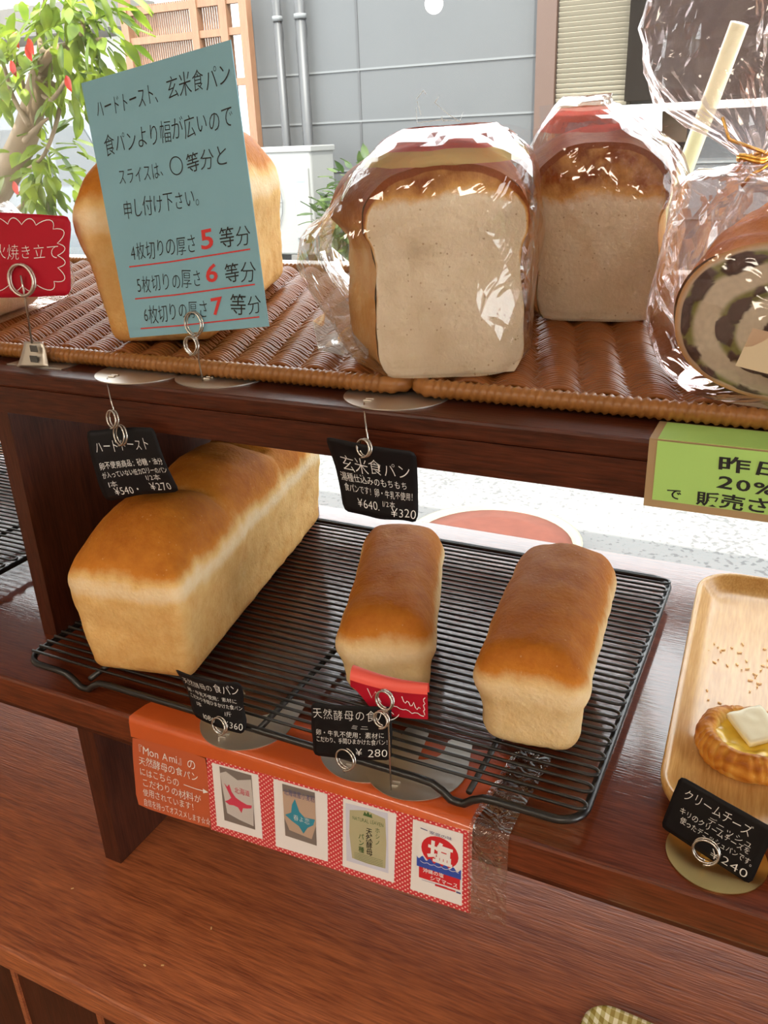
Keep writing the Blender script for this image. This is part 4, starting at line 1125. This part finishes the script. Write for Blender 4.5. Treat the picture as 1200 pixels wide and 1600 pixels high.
# blue sign and stand
P = corners([(127, 130), (360, 62), (420, 510), (203, 528)], (312, 520), .105, -4, 4)
sh = Sheet(P, None, .0008)
t = thing('blue_sign', 'tall pale blue handwritten sign held in a ring stand before the left loaf', 'sign', (sh.P[3] + sh.P[2]) / 2)
obj('card', sh.mesh(6, 10), BLUECARD, t, False)
for q_, L in enumerate( ((' ハードトースト、', .05, .55, .135, .080), ('玄米食パン', .57, .98, .135, .085), ('食パンより幅が広いので', .08, .96, .275, .085), ('スライスは、', .14, .50, .395, .072), ('等分と', .62, .90, .395, .078), ('申し付け下さい。', .13, .72, .520, .078),
          ('4枚切りの厚さ', .13, .61, .688, .078), ('等分', .76, .97, .688, .082), ('5枚切りの厚さ', .13, .61, .818, .078), ('等分', .76, .97, .818, .082), ('6枚切りの厚さ', .14, .62, .940, .078), ('等分', .77, .98, .940, .082))):
    ink = Ink(sh.w, sh.h, 4 + q_).text(*L, off=-.010, slant=.12)
    obj('text_line', sh.patch(ink), BLACKINK, t, False)
ink = Ink(sh.w, sh.h, 4).ring(.555, .368, .0068, .0009); obj('blank_circle', sh.patch(ink), BLACKINK, t, False)
for i, (ch, v) in enumerate((('5', .682), ('6', .812), ('7', .934))):
    ink = Ink(sh.w, sh.h, 6 + i).text(ch, .635, .735, v, .098, off=.018, slant=.1)
    obj('red_number', sh.patch(ink), REDINK, t, False, label='bold red number %s' % ch)
for v in (.712, .842, .965):
    ink = Ink(sh.w, sh.h, 6).line([(.10, v), (.40, v + .002), (.95, v - .004)], .0011)
    obj('underline', sh.patch(ink), REDINK, t, False, label='red underline')
y = P[2].y - .001
c1, r1 = ringat(303, 506, 18, .1035); c2, r2_ = ringat(299, 540, 14, .1025)
ft = atZ(317, 595, ZU + .001)
stand('wire stand holding the blue sign, its round base under the wicker edge', (ft.x + .005, ft.y + .026), .1, ZU, [ft, ft + (c2 - ft) * .6 + Vector((.003, 0, 0)), c2 + Vector((r2_, 0, 0)), c2 + Vector((r2_ * .9, 0, r2_)), c1 + Vector((r1 * .5, 0, -r1 * .8))], [(c1, r1, (-.1, -1, .1)), (c2, r2_, (-.1, -1, .1))])

# red sign (far left) with bent clip base
P = corners([(-32, 330), (108, 337), (110, 462), (-30, 466)], (35, 440), .094, 12, 4)
def scal(ink):
    pts = []
    nS = 16
    for i in range(nS * 8 + 1):
        a = 2 * math.pi * i / (nS * 8); e = 6
        cx = abs(math.cos(a)); sx = abs(math.sin(a)); k = (cx ** e + sx ** e) ** (-1 / e)
        b = .82 + .17 * abs(math.sin(a * nS / 2))
        pts.append((.5 + .46 * b * math.cos(a) * k, .49 + .44 * b * math.sin(a) * k))
    ink.line(pts, .0007)
t, sh = card('red card with white scalloped border at the far left of the upper shelf', P, [('火焼き立て', .18, .90, .52, .20, -.016)], lambda u, v: .003 * math.sin(math.pi * u), 3, REDCARD, 'red_sign', 'sign', None, .02, WHITEINK, scal)
c1, r1 = ringat(34, 438, 24, .088); bp = atZ(55, 574, ZU)
t = thing('sign_stand', 'bent steel clip stand with one ring, holding the scalloped red card', 'sign stand', (bp.x, bp.y, ZU), 0, 'wire sign stands')
cl = [Vector(q) for q in (atY(31, 573, bp.y), atY(80, 573, bp.y), atY(66, 534, bp.y + .004), atY(38, 534, bp.y + .004))]
obj('clip', Sheet([cl[3], cl[2], cl[1], cl[0]], lambda u, v: .004 * v * v, .001).mesh(6, 8), PLATE, t)
for py in (545, 561):
    q = atY(52, py, bp.y - .0035); obj('slot', box(q.x - .0045, q.x + .0045, q.y, q.y + .001, q.z - .0032, q.z + .0032), GREYBEIGE, t, False)
obj('base_plate', box(bp.x - .038, bp.x + .036, bp.y - .001, bp.y + .05, ZU, ZU + .001), PLATE, t, False)
s0 = atY(50, 536, bp.y + .002); 
obj('stem', tube([s0, s0.lerp(c1 - Vector((0, 0, r1)), .6), c1 - Vector((0, 0, r1)), c1 + Vector((-.001, .001, r1 * .3))], .0011, 8), METAL, t)
obj('ring', tube(coil(c1, r1, Vector((.15, -1, .1)), 2, .003), .0012, 8), PLATE, t)

# cards hanging from the upper shelf edge
P = corners([(134, 673), (240, 668), (281, 768), (165, 783)], (185, 680), .060, 14, -4)
card('black card for a hard loaf, hanging at the left above the long loaf', P,
     [('ハードトースト', .08, .86, .30, .19), ('卵不使用商品：砂糖・油分', .08, .97, .53, .115, -.004), ('が入っていない低カロリーのパン', .08, .98, .66, .105, -.004), ('1本', .10, .24, .80, .11), ('1/2本', .62, .84, .77, .11), ('¥540・', .16, .52, .945, .17), ('¥270', .64, .93, .945, .18)],
     lambda u, v: .004 * math.sin(math.pi * v) - .003 * math.sin(math.pi * u), 21)
P = corners([(507, 682), (649, 706), (652, 817), (537, 798)], (570, 690), .058, 10, -12)
card('black card for brown rice bread, hanging at the centre of the upper shelf edge', P,
     [('玄米食パン', .10, .93, .42, .24, -.012), ('湯種仕込みのもちもち', .05, .88, .58, .125, -.006), ('食パンです！卵・牛乳不使用！', .07, .98, .72, .115, -.006), ('¥640.', .22, .52, .90, .15), ('1/2本', .54, .72, .84, .10), ('¥320', .66, .99, .95, .16)],
     lambda u, v: -.005 * math.sin(math.pi * v) + .002 * math.sin(math.pi * u), 22)
for (lab, pcx, pcy, wp, rg_) in (('steel stand bent over the shelf edge, holding the left hanging card', (198, 585), None, [(168, 594, .087), (168, 600, .080), (172, 620, .068), (178, 642, .062)], [(176, 655, 14, .058), (188, 680, 16, .0575)]),
                                ('steel stand bent over the shelf edge, holding the centre hanging card', (601, 622), None, [(569, 634, .092), (569, 640, .082), (571, 660, .068), (575, 688, .060)], [(569, 700, 14, .056)])):
    c = atZ(pcx[0], pcx[1], ZU); wire = [atY(*q) for q in wp]
    wire[0].z = ZU + .0012
    rings = []
    for q in rg_:
        cc, rr = ringat(*q); rings.append((cc, rr, (-.25, -1, .15)))
    stand(lab, (wire[0].x + .014, wire[0].y + .034), .15, ZU, wire, rings, PLATE)

# stands on the front edge of the middle shelf
ZP = .0022
P = corners([(272, 1045), (375, 1066), (382, 1147), (303, 1118)], (345, 1140), .002, 4, 2)
card('black curled card at the rack front below the long loaf, priced 360', P,
     [('天然酵母の', .06, .58, .28, .17, -.012), ('食パン', .60, .96, .28, .24), ('卵・牛乳不使用：素材に', .06, .90, .46, .10, -.006), ('こだわり手間ひまかけた食パン', .06, .97, .59, .10, -.006), ('1本', .14, .26, .72, .10), ('1斤', .66, .80, .74, .11), ('1080', .22, .48, .93, .13), ('¥360', .64, .98, .95, .17)],
     lambda u, v: .006 * math.sin(math.pi * u) * (1 - .4 * v) - .004 * math.sin(math.pi * v), 24, amp=.035)
P = corners([(485, 1098), (612, 1104), (612, 1188), (490, 1180)], (540, 1185), -.002, 6, 2)
card('black card at the rack front left of the small red card, priced 280', P,
     [('天然酵母の食パン', .02, 1.10, .26, .22), ('ミニ', .50, .74, .42, .09), ('卵・牛乳不使用：素材に', .05, .92, .58, .125, -.006), ('こだわり、手間ひまかけた食パン！', .05, .99, .70, .115, -.006), ('¥ 280', .56, .96, .93, .20)],
     lambda u, v: .002 * math.sin(math.pi * u), 25, amp=.012)
P = corners([(1062, 1212), (1213, 1297), (1172, 1383), (1032, 1292)], (1100, 1340), .025, -16, 8)
card('black card for a cream cheese pastry, leaning at the wooden tray corner', P,
     [('クリームチーズ', .10, .82, .30, .21), ('デニッシュ', .40, .88, .47, .14), ('キリのクリームチーズを', .12, .88, .57, .125, -.006), ('使ったデニッシュパンです。', .16, .98, .72, .125, -.006), ('¥240', .55, .95, .95, .20)],
     None, 26, amp=.008)
for (lab, f, pcc, prz, wp, rg_, pm, nt_) in (
    ('short wire stand holding the curled card below the long loaf', (342, 1158), None, .12, [(342, 1158, None), (342, 1152, .004), (343, 1147, .002)], [(343, 1134, 14, -.003)], PLATE, True),
    ('short wire stand holding the 280 card', (538, 1207), None, .10, [(538, 1207, None), (539, 1202, .002), (540, 1199, .000)], [(540, 1186, 17, -.006)], PLATE, True),
    ('tall wire stand with two rings holding the small red card', (611, 1236), None, .20, [(611, 1236, None), (609, 1180, -.004), (607, 1130, -.006), (600, 1112, -.007)], [(601, 1094, 15.5, -.0075), (596, 1124, 13, -.0075)], PLATE, True),
    ('short wire stand with a gold disc base by the wooden tray', (1100, 1352), None, 0, [(1100, 1362, None), (1099, 1354, .024), (1101, 1349, .022)], [(1103, 1330, 20, .019)], PLATEG, False)):
    ft = atZ(f[0], f[1], ZP)
    wire = [ft] + [atY(q[0], q[1], q[2]) for q in wp[1:]]
    rings = []
    for q in rg_:
        cc, rr = ringat(*q); rings.append((cc, rr, (-.1, -1, .2)))
    if nt_: stand(lab, (ft.x + .006, ft.y + .038), prz, ZP - (.0008 if 'red' not in lab else -.0004), wire, rings, pm, True)
    else:
        c = atZ(1119, 1336, .001); wire[0].z = .0012
        stand(lab, (c.x, c.y), 0, .0003, wire, rings, pm, False, .036)

# small red folded card before the left small loaf
ax0, ax1 = atY(547, 1062, .004), atY(668, 1085, .018)
axd = (ax1 - ax0); nU, prof = 14, []
for k in range(20):
    if k < 8: prof.append((0.0, -.030 + .030 * k / 7))
    else:
        a = math.pi * (k - 7) / 12 * 1.15; prof.append((.0075 * (1 - math.cos(a)), .0075 * math.sin(a)))
V, Fc = [], []
pe = Vector((-axd.y, axd.x, 0)).normalized()
for i in range(nU + 1):
    u = i / nU; base = ax0.lerp(ax1, u) + Vector((0, 0, -.003 * math.sin(math.pi * u)))
    for k, (q, zz) in enumerate(prof):
        z2 = zz if zz > -.001 or k > 7 else zz * (.25 + .75 * sstep(0, .35, u)) * (.85 - .05 * u)
        V.append(base + pe * q * (1.05 - .5 * u) + Vector((0, 0, z2)))
npf = len(prof)
for i in range(nU):
    for k in range(npf - 1): Fc.append((i * npf + k, (i + 1) * npf + k, (i + 1) * npf + k + 1, i * npf + k + 1))
t = thing('red_card', 'small curled red card with white scribble before the left small loaf', 'sign', (ax0 + ax1) / 2 + Vector((0, 0, -.025)))
nf = [f for f in Fc if (f[0] % npf) < 7]; nb_ = [f for f in Fc if (f[0] % npf) >= 7]
def thick(Vv, Ff, th, d):
    n = len(Vv); return list(Vv) + [Vector(v) + d * th for v in Vv], Ff + [tuple(n + i for i in reversed(f)) for f in Ff]
obj('card', thick(V, nf, .0005, pe), REDCARD, t)
obj('curled_flap', thick(V, nb_, .0004, -pe), REDCARD2, t, label='paler curled over flap')
shr = Sheet([V[2 * npf + 7], V[nU * npf + 7], V[nU * npf + 0], V[2 * npf + 0]], None)
ink = Ink(shr.w, shr.h, 8)
ink.line([(.10, .2), (.16, .75), (.22, .3), (.30, .85)], .0007)
ink.line([(.62 + .05 * i / 2 + .0, .25 + .25 * abs(math.sin(i * .9)) + .02 * i) for i in range(12)], .0006)
ink.line([(.97 - .03 * abs(math.sin(i * 1.1)), .1 + .08 * i) for i in range(10)], .0006)
ink.line([(.45 + .045 * i, .92 - .10 * abs(math.sin(i * .9))) for i in range(12)], .0006)
obj('scribble', [[p - pe * .0016 for p in shr.patch(ink, 0)[0]], ink.F], WHITEINK, t, False)

# ------------------------------------------------------------------ promotional strip over the front edge
YP = -.0032
TL, TRc, BR, BLc = atY(205, 1150, YP), atY(738, 1300, YP), atY(735, 1427, YP), atY(215, 1258, YP)
TL.z -= 0; sh = Sheet([TL, TRc, BR, BLc], None, .0008)
t = thing('promotion_strip', 'orange strip folded over the shelf edge with four product photos', 'sign', ((TL.x + TRc.x) / 2, 0, TL.z))
def uv(px, py):
    p = atY(px, py, YP); best = None
    a = TL; ex = TRc - TL; ey = BLc - TL
    # bilinear inverse, a few Newton steps
    u, v = .5, .5
    for _ in range(12):
        q = sh.P[0] * (1 - u) * (1 - v) + sh.P[1] * u * (1 - v) + sh.P[3] * (1 - u) * v + sh.P[2] * u * v
        du = (sh.P[1] - sh.P[0]) * (1 - v) + (sh.P[2] - sh.P[3]) * v; dv = (sh.P[3] - sh.P[0]) * (1 - u) + (sh.P[2] - sh.P[1]) * u
        e = p - q; det = du.x * dv.z - du.z * dv.x
        u += (e.x * dv.z - e.z * dv.x) / det; v += (du.x * e.z - du.z * e.x) / det
    return u, v
us = uv(326, 1230)[0]
def region(u0, u1, d, th=.0005):
    s2 = Sheet([sh.at(u0, 0, d), sh.at(u1, 0, d), sh.at(u1, 1, d), sh.at(u0, 1, d)], lambda u, v: .0, th); return s2
fp = region(0, us, .0004)
op = obj('text_panel', fp.mesh(6, 6, wavy(5, .012)), ORANGE2, t, False, label='orange handwritten panel')
ink = Ink(fp.w, fp.h, 9)
for L in (('『Mon Ami』の', .03, .86, .20, .155), ('天然酵母の食パン', .08, .88, .355, .135), ('にはこちらの', .08, .62, .505, .125), ('こだわりの材料が', .10, .90, .655, .13), ('使用されています！', .10, .84, .80, .125), ('自信を持ってオススメします☆☆', .10, 1.0, .945, .12)):
    ink.text(*L, off=-.004)
ink.line([(.68, .465), (.84, .475), (.97, .47)], .0009); ink.poly([(.93, .44), (1.0, .47), (.93, .505)])
obj('writing', fp.patch(ink), WHITEINK, op, False)
pp = region(us, 1, .0004)
pa = obj('pattern_panel', pp.mesh(12, 6), POLKA, t, False, label='red panel with white polka dots')
# the top flap lying on the shelf, over the rounded edge
V, Fc = [], []
nu = 30
for i in range(nu + 1):
    u = i / nu
    p0 = sh.at(u, 0, .0004); yb = .030 + .062 * u
    row = [p0, Vector((p0.x, YP + .0004, -.004)), Vector((p0.x, -.0012, .0012)), Vector((p0.x, .006, .0013)), Vector((p0.x + .002, .02 + .004 * ns(u * 6, 0, 1), .0013)), Vector((p0.x + .006, yb + .006 * ns(u * 9, 0, 3), .0012))]
    for k, q in enumerate(row): V.append(q + Vector((0, 0, .0004 * ns(u * 25, k, 4) if k > 2 else 0)))
for i in range(nu):
    for k in range(5): Fc.append((i * 6 + k, i * 6 + k + 1, (i + 1) * 6 + k + 1, (i + 1) * 6 + k))
obj('top_flap', thick(V, [tuple(reversed(f)) for f in Fc], .0004, Vector((0, 0, -1))), ORANGE, t, True, label='glossy orange flap on the shelf')
# photos
def photo(wq, iq):
    (u0, v0), (u1, v1), (u2, v2), (u3, v3) = [uv(*q) for q in wq]
    d = .0010
    s2 = Sheet([sh.at(u0, v0, d), sh.at(u1, v1, d), sh.at(u2, v2, d), sh.at(u3, v3, d)], None, .0004)
    o = obj('photo_print', s2.mesh(4, 4), WHITEPAPER, pa, False)
    s3 = Sheet([sh.at(*uv(*q), d + .0003) for q in iq], None, .0002)
    return o, s3
GREYBG = mat('photo_grey', (.20, .17, .155), rough=.4); SILV = mat('photo_silver', (.55, .52, .50), rough=.4); PKR = mat('photo_red', (.62, .05, .10), rough=.4)
TEAL = mat('photo_teal', (.03, .26, .38), rough=.4); KPB = mat('photo_kraft', (.50, .36, .27), rough=.4); OLV = mat('photo_olive', (.46, .43, .26), rough=.4); DKG = mat('photo_green', (.05, .13, .04), rough=.4)
LAV = mat('photo_lavender', (.62, .64, .76), rough=.4); BLU = mat('photo_blue', (.03, .08, .42), rough=.4); SRED = mat('photo_bright_red', (.62, .02, .03), rough=.4); NAVY = mat('photo_navy', (.08, .08, .22), rough=.4)
def pic(s3, parent, items, bgm):
    base = obj('picture', s3.rect(0, 1, 0, 1, 0), bgm, parent, False)
    for i, (m, fn) in enumerate(items):
        ink = Ink(s3.w, s3.h, 30 + i); fn(ink)
        o = obj('picture_detail', s3.patch(ink, .00012 * (i + 1)), m, parent, False)
STAR = [(.10, .22), (.20, .30), (.27, .22), (.33, .40), (.45, .52), (.62, .58), (.80, .62), (.95, .60), (.93, .68), (.78, .72), (.66, .74), (.60, .88), (.50, .76), (.35, .74), (.22, .76), (.08, .70), (.20, .64), (.30, .56), (.22, .42)]
o, s3 = photo([(332, 1191), (404, 1210), (411, 1310), (340, 1289)], [(344, 1196), (394, 1210), (400, 1295), (352, 1280)])
pic(s3, o, [(SILV, lambda k: k.poly([(.0, .12), (.2, .06), (.55, .16), (.98, .08), (1, .5), (.96, .94), (.5, .9), (.12, .84), (.06, .5)])), (PKR, lambda k: k.poly([(u, .12 + v * .72) for u, v in STAR])), (PKR, lambda k: k.text('北海道', .42, .92, .40, .13, .0))], GREYBG)
o, s3 = photo([(428, 1216), (512, 1240), (513, 1345), (432, 1321)], [(442, 1223), (493, 1237), (496, 1320), (447, 1304)])
pic(s3, o, [(KPB, lambda k: k.poly([(0, .14), (1, .10), (1, .62), (.85, .90), (.15, .86), (0, .64)])), (TEAL, lambda k: k.poly([(.28, .34), (.38, .22), (.50, .44), (.66, .52), (.98, .50), (.92, .62), (.74, .70), (.60, .84), (.46, .72), (.24, .66), (.04, .58), (.24, .50)])), (NAVY, lambda k: k.text('北海道産小麦粉', .04, 1.0, .18, .13, .0)), (WHITEINK, lambda k: k.text('春よ恋', .30, .82, .62, .12, -.01))], GREYBG)
o, s3 = photo([(537, 1246), (620, 1271), (616, 1378), (536, 1352)], [(541, 1253), (607, 1269), (608, 1363), (542.5, 1343)])
pic(s3, o, [(OLV, lambda k: k.poly([(.10, .10), (.5, .04), (.94, .10), (.96, .5), (.93, .93), (.5, .94), (.14, .92), (.08, .5)])), (DKG, lambda k: k.text('NATURAL LEAVEN', .16, .90, .24, .085, .0).poly([(.42, .13), (.46, .06), (.5, .10), (.54, .05), (.58, .10), (.62, .07), (.64, .14)])),
                (BLACKINK, lambda k: [k.text(c, .48, .64, .42 + .12 * i, .13, .01) for i, c in enumerate('天然酵母')]), (DKG, lambda k: [k.text(c, .70, .82, .36 + .10 * i, .10, .0) for i, c in enumerate('ホシノ')] + [k.text(c, .30, .44, .54 + .11 * i, .11, .01) for i, c in enumerate('パン種')]),
                (DKG, lambda k: [k.line([(.20, .80 + .028 * i), (.88, .80 + .028 * i)], .0003) for i in range(5)])], LAV)
o, s3 = photo([(646, 1279), (724, 1302), (722, 1414), (642, 1388)], [(653, 1287), (722, 1309), (721, 1399), (652, 1379)])
wave = [(u / 40, .56 + .030 * math.sin(u * .9) - .05 * (1 - u / 40)) for u in range(41)]
pic(s3, o, [(SRED, lambda k: k.poly([(.52 + .42 * math.cos(a / 24 * 6.2832), .34 + .255 * math.sin(a / 24 * 6.2832)) for a in range(24)]).poly([(.05, .66), (.98, .68), (.98, .89), (.05, .87)]).poly([(.42, .91), (.88, .92), (.88, .95), (.42, .94)])),
                (BLU, lambda k: k.poly(wave + [(1, .70), (.0, .68)])), (WHITEPAPER, lambda k: k.text('塩', .22, .84, .50, .40, .035).line([(.08 + .028 * i, .575 + .022 * abs(math.sin(i * .55))) for i in range(32)], .0005).text('沖縄の塩', .14, .62, .755, .085, .01).text('シママース', .30, .94, .86, .10, .015)),
                (NAVY, lambda k: k.text('家庭の味', .28, .80, .075, .06, .0).poly([(.08, .02), (.24, .03), (.24, .045), (.08, .035)]).line([(.12, .895), (.70, .905)], .0004).poly([(.90, .92), (1.0, .925), (1.0, .955), (.90, .95)]))], WHITEPAPER)
# clear sleeve, longer than the paper on the right
V, Fc = [], []
ss = [(atY(732, 1427, YP - .0012), .0), (atY(752, 1429, YP - .0012), .0)]
xr0, xr1 = TRc.x - .003, TRc.x + .030
for i in range(9):
    x = xr0 + (xr1 - xr0) * i / 8
    j = lambda k: .0016 * ns(i * 1.3, k * 1.7, 5)
    for k, q in enumerate([(x, YP - .0012, BR.z), (x, YP - .0012, BR.z * .66), (x, YP - .0014, BR.z * .33), (x, YP - .001, -.004), (x, -.001, .0022), (x, .02, .0022), (x + .002, .045, .0022), (x + .004, .07, .0022), (x + .006, .10, .0022)]):
        V.append(Vector(q) + Vector((0, -abs(j(k)), abs(j(k + 3)))))
for i in range(8):
    for k in range(8): Fc.append((i * 9 + k, i * 9 + k + 1, (i + 1) * 9 + k + 1, (i + 1) * 9 + k))
obj('sleeve', thick(V, [tuple(reversed(f)) for f in Fc], .0003, Vector((0, .7, -.7))), SLEEVE, t, False, label='clear plastic sleeve end')

# ------------------------------------------------------------------ green sign on the upper shelf edge
yg = YU - .0022
gA, gB = atY(1012, 683, yg), atY(1008, 790, yg)
gl, gz1, gz0, gx2 = (gA.x + gB.x) / 2, ZU + .0012, gB.z, .16
t = thing('green_sign', 'green discount sign with brown tape border folded over the upper shelf edge', 'sign', (.03, yg, gz0))
obj('backing', join(box(gl, gx2, yg, yg + .0009, gz0, gz1), box(gl, gx2, yg, .118, gz1 - .0002, gz1 + .0006)), KRAFT, t, False, label='brown tape edging')
sg = Sheet([(gl + .0055, yg - .0004, gz1 - .0005), (gx2 - .006, yg - .0004, gz1 - .0005), (gx2 - .006, yg - .0004, gz0 + .0055), (gl + .0055, yg - .0004, gz0 + .0055)], None, .0003)
obj('green_front', sg.mesh(10, 6), GREENCARD, t, False, label='lime green paper')
obj('green_top', box(gl + .0055, gx2 - .006, yg + .0006, .116, gz1 + .0006, gz1 + .0010), GREENCARD, t, False)
ink = Ink(sg.w, sg.h, 12)
ink.text('昨日商品を', .166, .62, .36, .27, off=.022).text('20%引き', .175, .50, .66, .27, off=.02).text('で', .035, .085, .93, .22, off=.014).text('販売させて', .12, .455, .955, .26, off=.02).text('頂きます', .50, .86, .955, .26, off=.02)
obj('writing', sg.patch(ink, .0003), BLACKINK, t, False)

# ------------------------------------------------------------------ wooden tray, pastry, checkered tray
def tray(name, label, cx, cy, W, D, rz, z, r, prof, mt, cat='tray'):
    t = thing(name, label, cat, (cx, cy, z), rz)
    M = TR(cx, cy, z, rz); V, Fc = [], []; n = 10
    for (ins, h) in prof:
        for p in rrect(-W / 2 + ins, W / 2 - ins, -D / 2 + ins, D / 2 - ins, max(.006, r - ins), n): V.append(M @ Vector((p[0], p[1], h)))
    m = 4 * (n + 1)
    for k in range(len(prof) - 1):
        for i in range(m): Fc.append((k * m + i, k * m + (i + 1) % m, (k + 1) * m + (i + 1) % m, (k + 1) * m + i))
    Fc.append(tuple((len(prof) - 1) * m + i for i in range(m))); Fc.append(tuple(reversed(range(m))))
    # object-space mesh so that the grain and checks follow the tray
    o = obj('tray_body', (V, Fc), mt, t, True)
    return t, M
tw = .34; rzw = math.radians(2.6)
lf = atZ(1030, 1235, .012)
wc = Matrix.Rotation(rzw, 3, 'Z') @ Vector((tw / 2, .420 / 2 - .028, 0)) + Vector((lf.x - .0015, lf.y, 0))
tray('wooden_tray', 'pale wooden tray with a pastry at the right end of the middle shelf', wc.x, wc.y, tw, .42, rzw, .0004, .045,
     [(.016, 0), (.006, .004), (.001, .013), (.0, .0195), (.0015, .0215), (.004, .0215), (.0065, .0195), (.014, .010), (.021, .0058), (.027, .0046), (.06, .0044)], W_TRAY)
dc = atZ(1172, 1162, .018); dc.z = 0.0052
t = thing('danish_pastry', 'round golden pastry with custard and a cheese slice on the wooden tray', 'pastry', dc)
V, Fc, cr = [], [], []; nA = 180
prf = catmull([(.030, 0, 0), (.040, 0, .003), (.0440, 0, .010), (.0435, 0, .017), (.0400, 0, .0235), (.0355, 0, .0265), (.0310, 0, .0255), (.0275, 0, .0215), (.0255, 0, .016)], 4); nB = len(prf)
for i in range(nA):
    a = 2 * math.pi * i / nA; ca, sa = math.cos(a), math.sin(a)
    hgt = 1 + .14 * ns(ca * 1.6, sa * 1.6, 7); wid = 1 + .035 * ns(ca * 2, sa * 2, 3)
    for j, p in enumerate(prf):
        tt = j / (nB - 1)
        ph = a * 15 + 3.2 * ns(ca * 2.2, sa * 2.2, tt * 1.3) + tt * 2.5
        lay = math.sin(tt * 34 + 5 * ns(ca * 3.5, sa * 3.5, tt * 2)) * sstep(.75, .4, tt)
        rid = abs(math.sin(ph)) ** .7
        d = .0018 * (rid - .6) * sstep(0, .25, tt) + .0005 * lay + .0008 * ns(ca * 9, sa * 9, tt * 6)
        rr = p.x * wid + d; zz = p.z * hgt + d * .5 * sstep(.3, .6, tt)
        V.append(dc + Vector((rr * ca, rr * sa, max(0, zz))))
        cr.append(.36 + .30 * (rid - .55) + .12 * lay + .30 * ns(ca * 4, sa * 4, tt * 3) + .22 * math.exp(-((tt - .52) / .22) ** 2) - .55 * sstep(.72, .95, tt))
for i in range(nA):
    for j in range(nB - 1): Fc.append((i * nB + j, ((i + 1) % nA) * nB + j, ((i + 1) % nA) * nB + j + 1, i * nB + j + 1))
obj('pastry_ring', (V, Fc), bread_mat('flaky_crust', [(0, (.86, .58, .18)), (.35, (.70, .33, .06)), (.65, (.50, .17, .022)), (1, (.22, .05, .010))], .6, .34), t, True, True, None, {'crust': cr})
V, Fc = [], []
for k in range(15):
    q = k / 14
    for i in range(48):
        a = 2 * math.pi * i / 48; rr = .0300 * q * (1 + .05 * ns(math.cos(a) * 3, math.sin(a) * 3, 2))
        V.append(dc + Vector((rr * math.cos(a), rr * math.sin(a), .0165 + .0050 * q ** 3 + .0022 * ns(rr * 110 * math.cos(a), rr * 110 * math.sin(a), 4))))
for k in range(14):
    for i in range(48): Fc.append((k * 48 + i, (k + 1) * 48 + i, (k + 1) * 48 + (i + 1) % 48, k * 48 + (i + 1) % 48))
obj('custard', (V, Fc), mat('custard', (.92, .60, .07), rough=.25, spec=.5, noise_amt=.12, nscale=120), t)
ch = gridbox(10, 10, 4); cv = rounded(ch[0], .0185, .0165, .0034, .002)
chp = atZ(1180, 1133, dc.z + .024)
Mch = TR(chp.x, chp.y, dc.z + .0235, math.radians(-52), math.radians(6), math.radians(8))
obj('cheese_slice', ([Mch @ (v + Vector((0, 0, .0012 * ns(v.x * 120, v.y * 120, 1)))) for v in cv], ch[1]), mat('cream_cheese', (.90, .82, .58), rough=.4), t)
r = random.Random(5); ms = []
for (px, py, n, s) in ((1130, 1010, 7, .012), (1175, 1060, 12, .012), (1110, 1100, 5, .01), (1088, 1150, 7, .012), (1090, 1180, 6, .012), (1140, 1060, 6, .02), (1185, 1030, 8, .015)):
    c = atZ(px, py, .0055)
    for k in range(n):
        p = c + Vector((r.gauss(0, s), r.gauss(0, s), 0)); L = r.uniform(.0008, .0025)
        ms.append(xf(box(-L, L, -.0006, .0006, 0, .0007), TR(p.x, p.y, .0054, r.uniform(0, 3))))
o = obj('pastry_crumbs', join(*ms), mat('crumb_bits', (.85, .52, .20), .7), None, False, loc=(.02, .2, .0054)); tag(o, 'scattered pastry crumbs on the wooden tray', 'crumbs', None, 'stuff')
r = random.Random(8); ms = []
for (px, py) in ((113, 1388), (226, 1508), (254, 1508), (330, 1450)):
    p = atZ(px, py, -.2195); ms.append(xf(box(-.0014, .0014, -.0006, .0006, 0, .0007), TR(p.x, p.y, -.2199, r.uniform(0, 3))))
o = obj('bread_crumbs', join(*ms), mat('crumb_pale', (.75, .52, .25), .7), None, False, loc=(-.5, 0, -.2199)); tag(o, 'few tiny bread crumbs on the lower counter', 'crumbs', None, 'stuff')
# gold gingham tray, bottom right
g0, g1 = atZ(918, 1600, -.205), atZ(1045, 1600, -.205)
gt = atZ(965, 1568, -.205); ge = atZ(1040, 1600, -.205)
rzg = math.atan2(ge.y - gt.y, ge.x - gt.x)
GW, GD = .34, .24
cor = Vector((atZ(922, 1556, -.205).x, atZ(922, 1556, -.205).y, 0))
gc_ = cor + Matrix.Rotation(rzg, 3, 'Z') @ Vector((GW / 2, -GD / 2, 0))
tray('checked_tray', 'gold and cream checked serving tray at the bottom right of the counter', gc_.x, gc_.y, GW, GD, rzg, -.2198, .024,
     [(.014, 0), (.004, .004), (.0, .014), (.0015, .016), (.004, .0145), (.012, .006), (.020, .0045), (.05, .0042)], gingham_mat('gingham_gold', (.30, .22, .05), (.50, .42, .17), (.80, .74, .52), .0075))
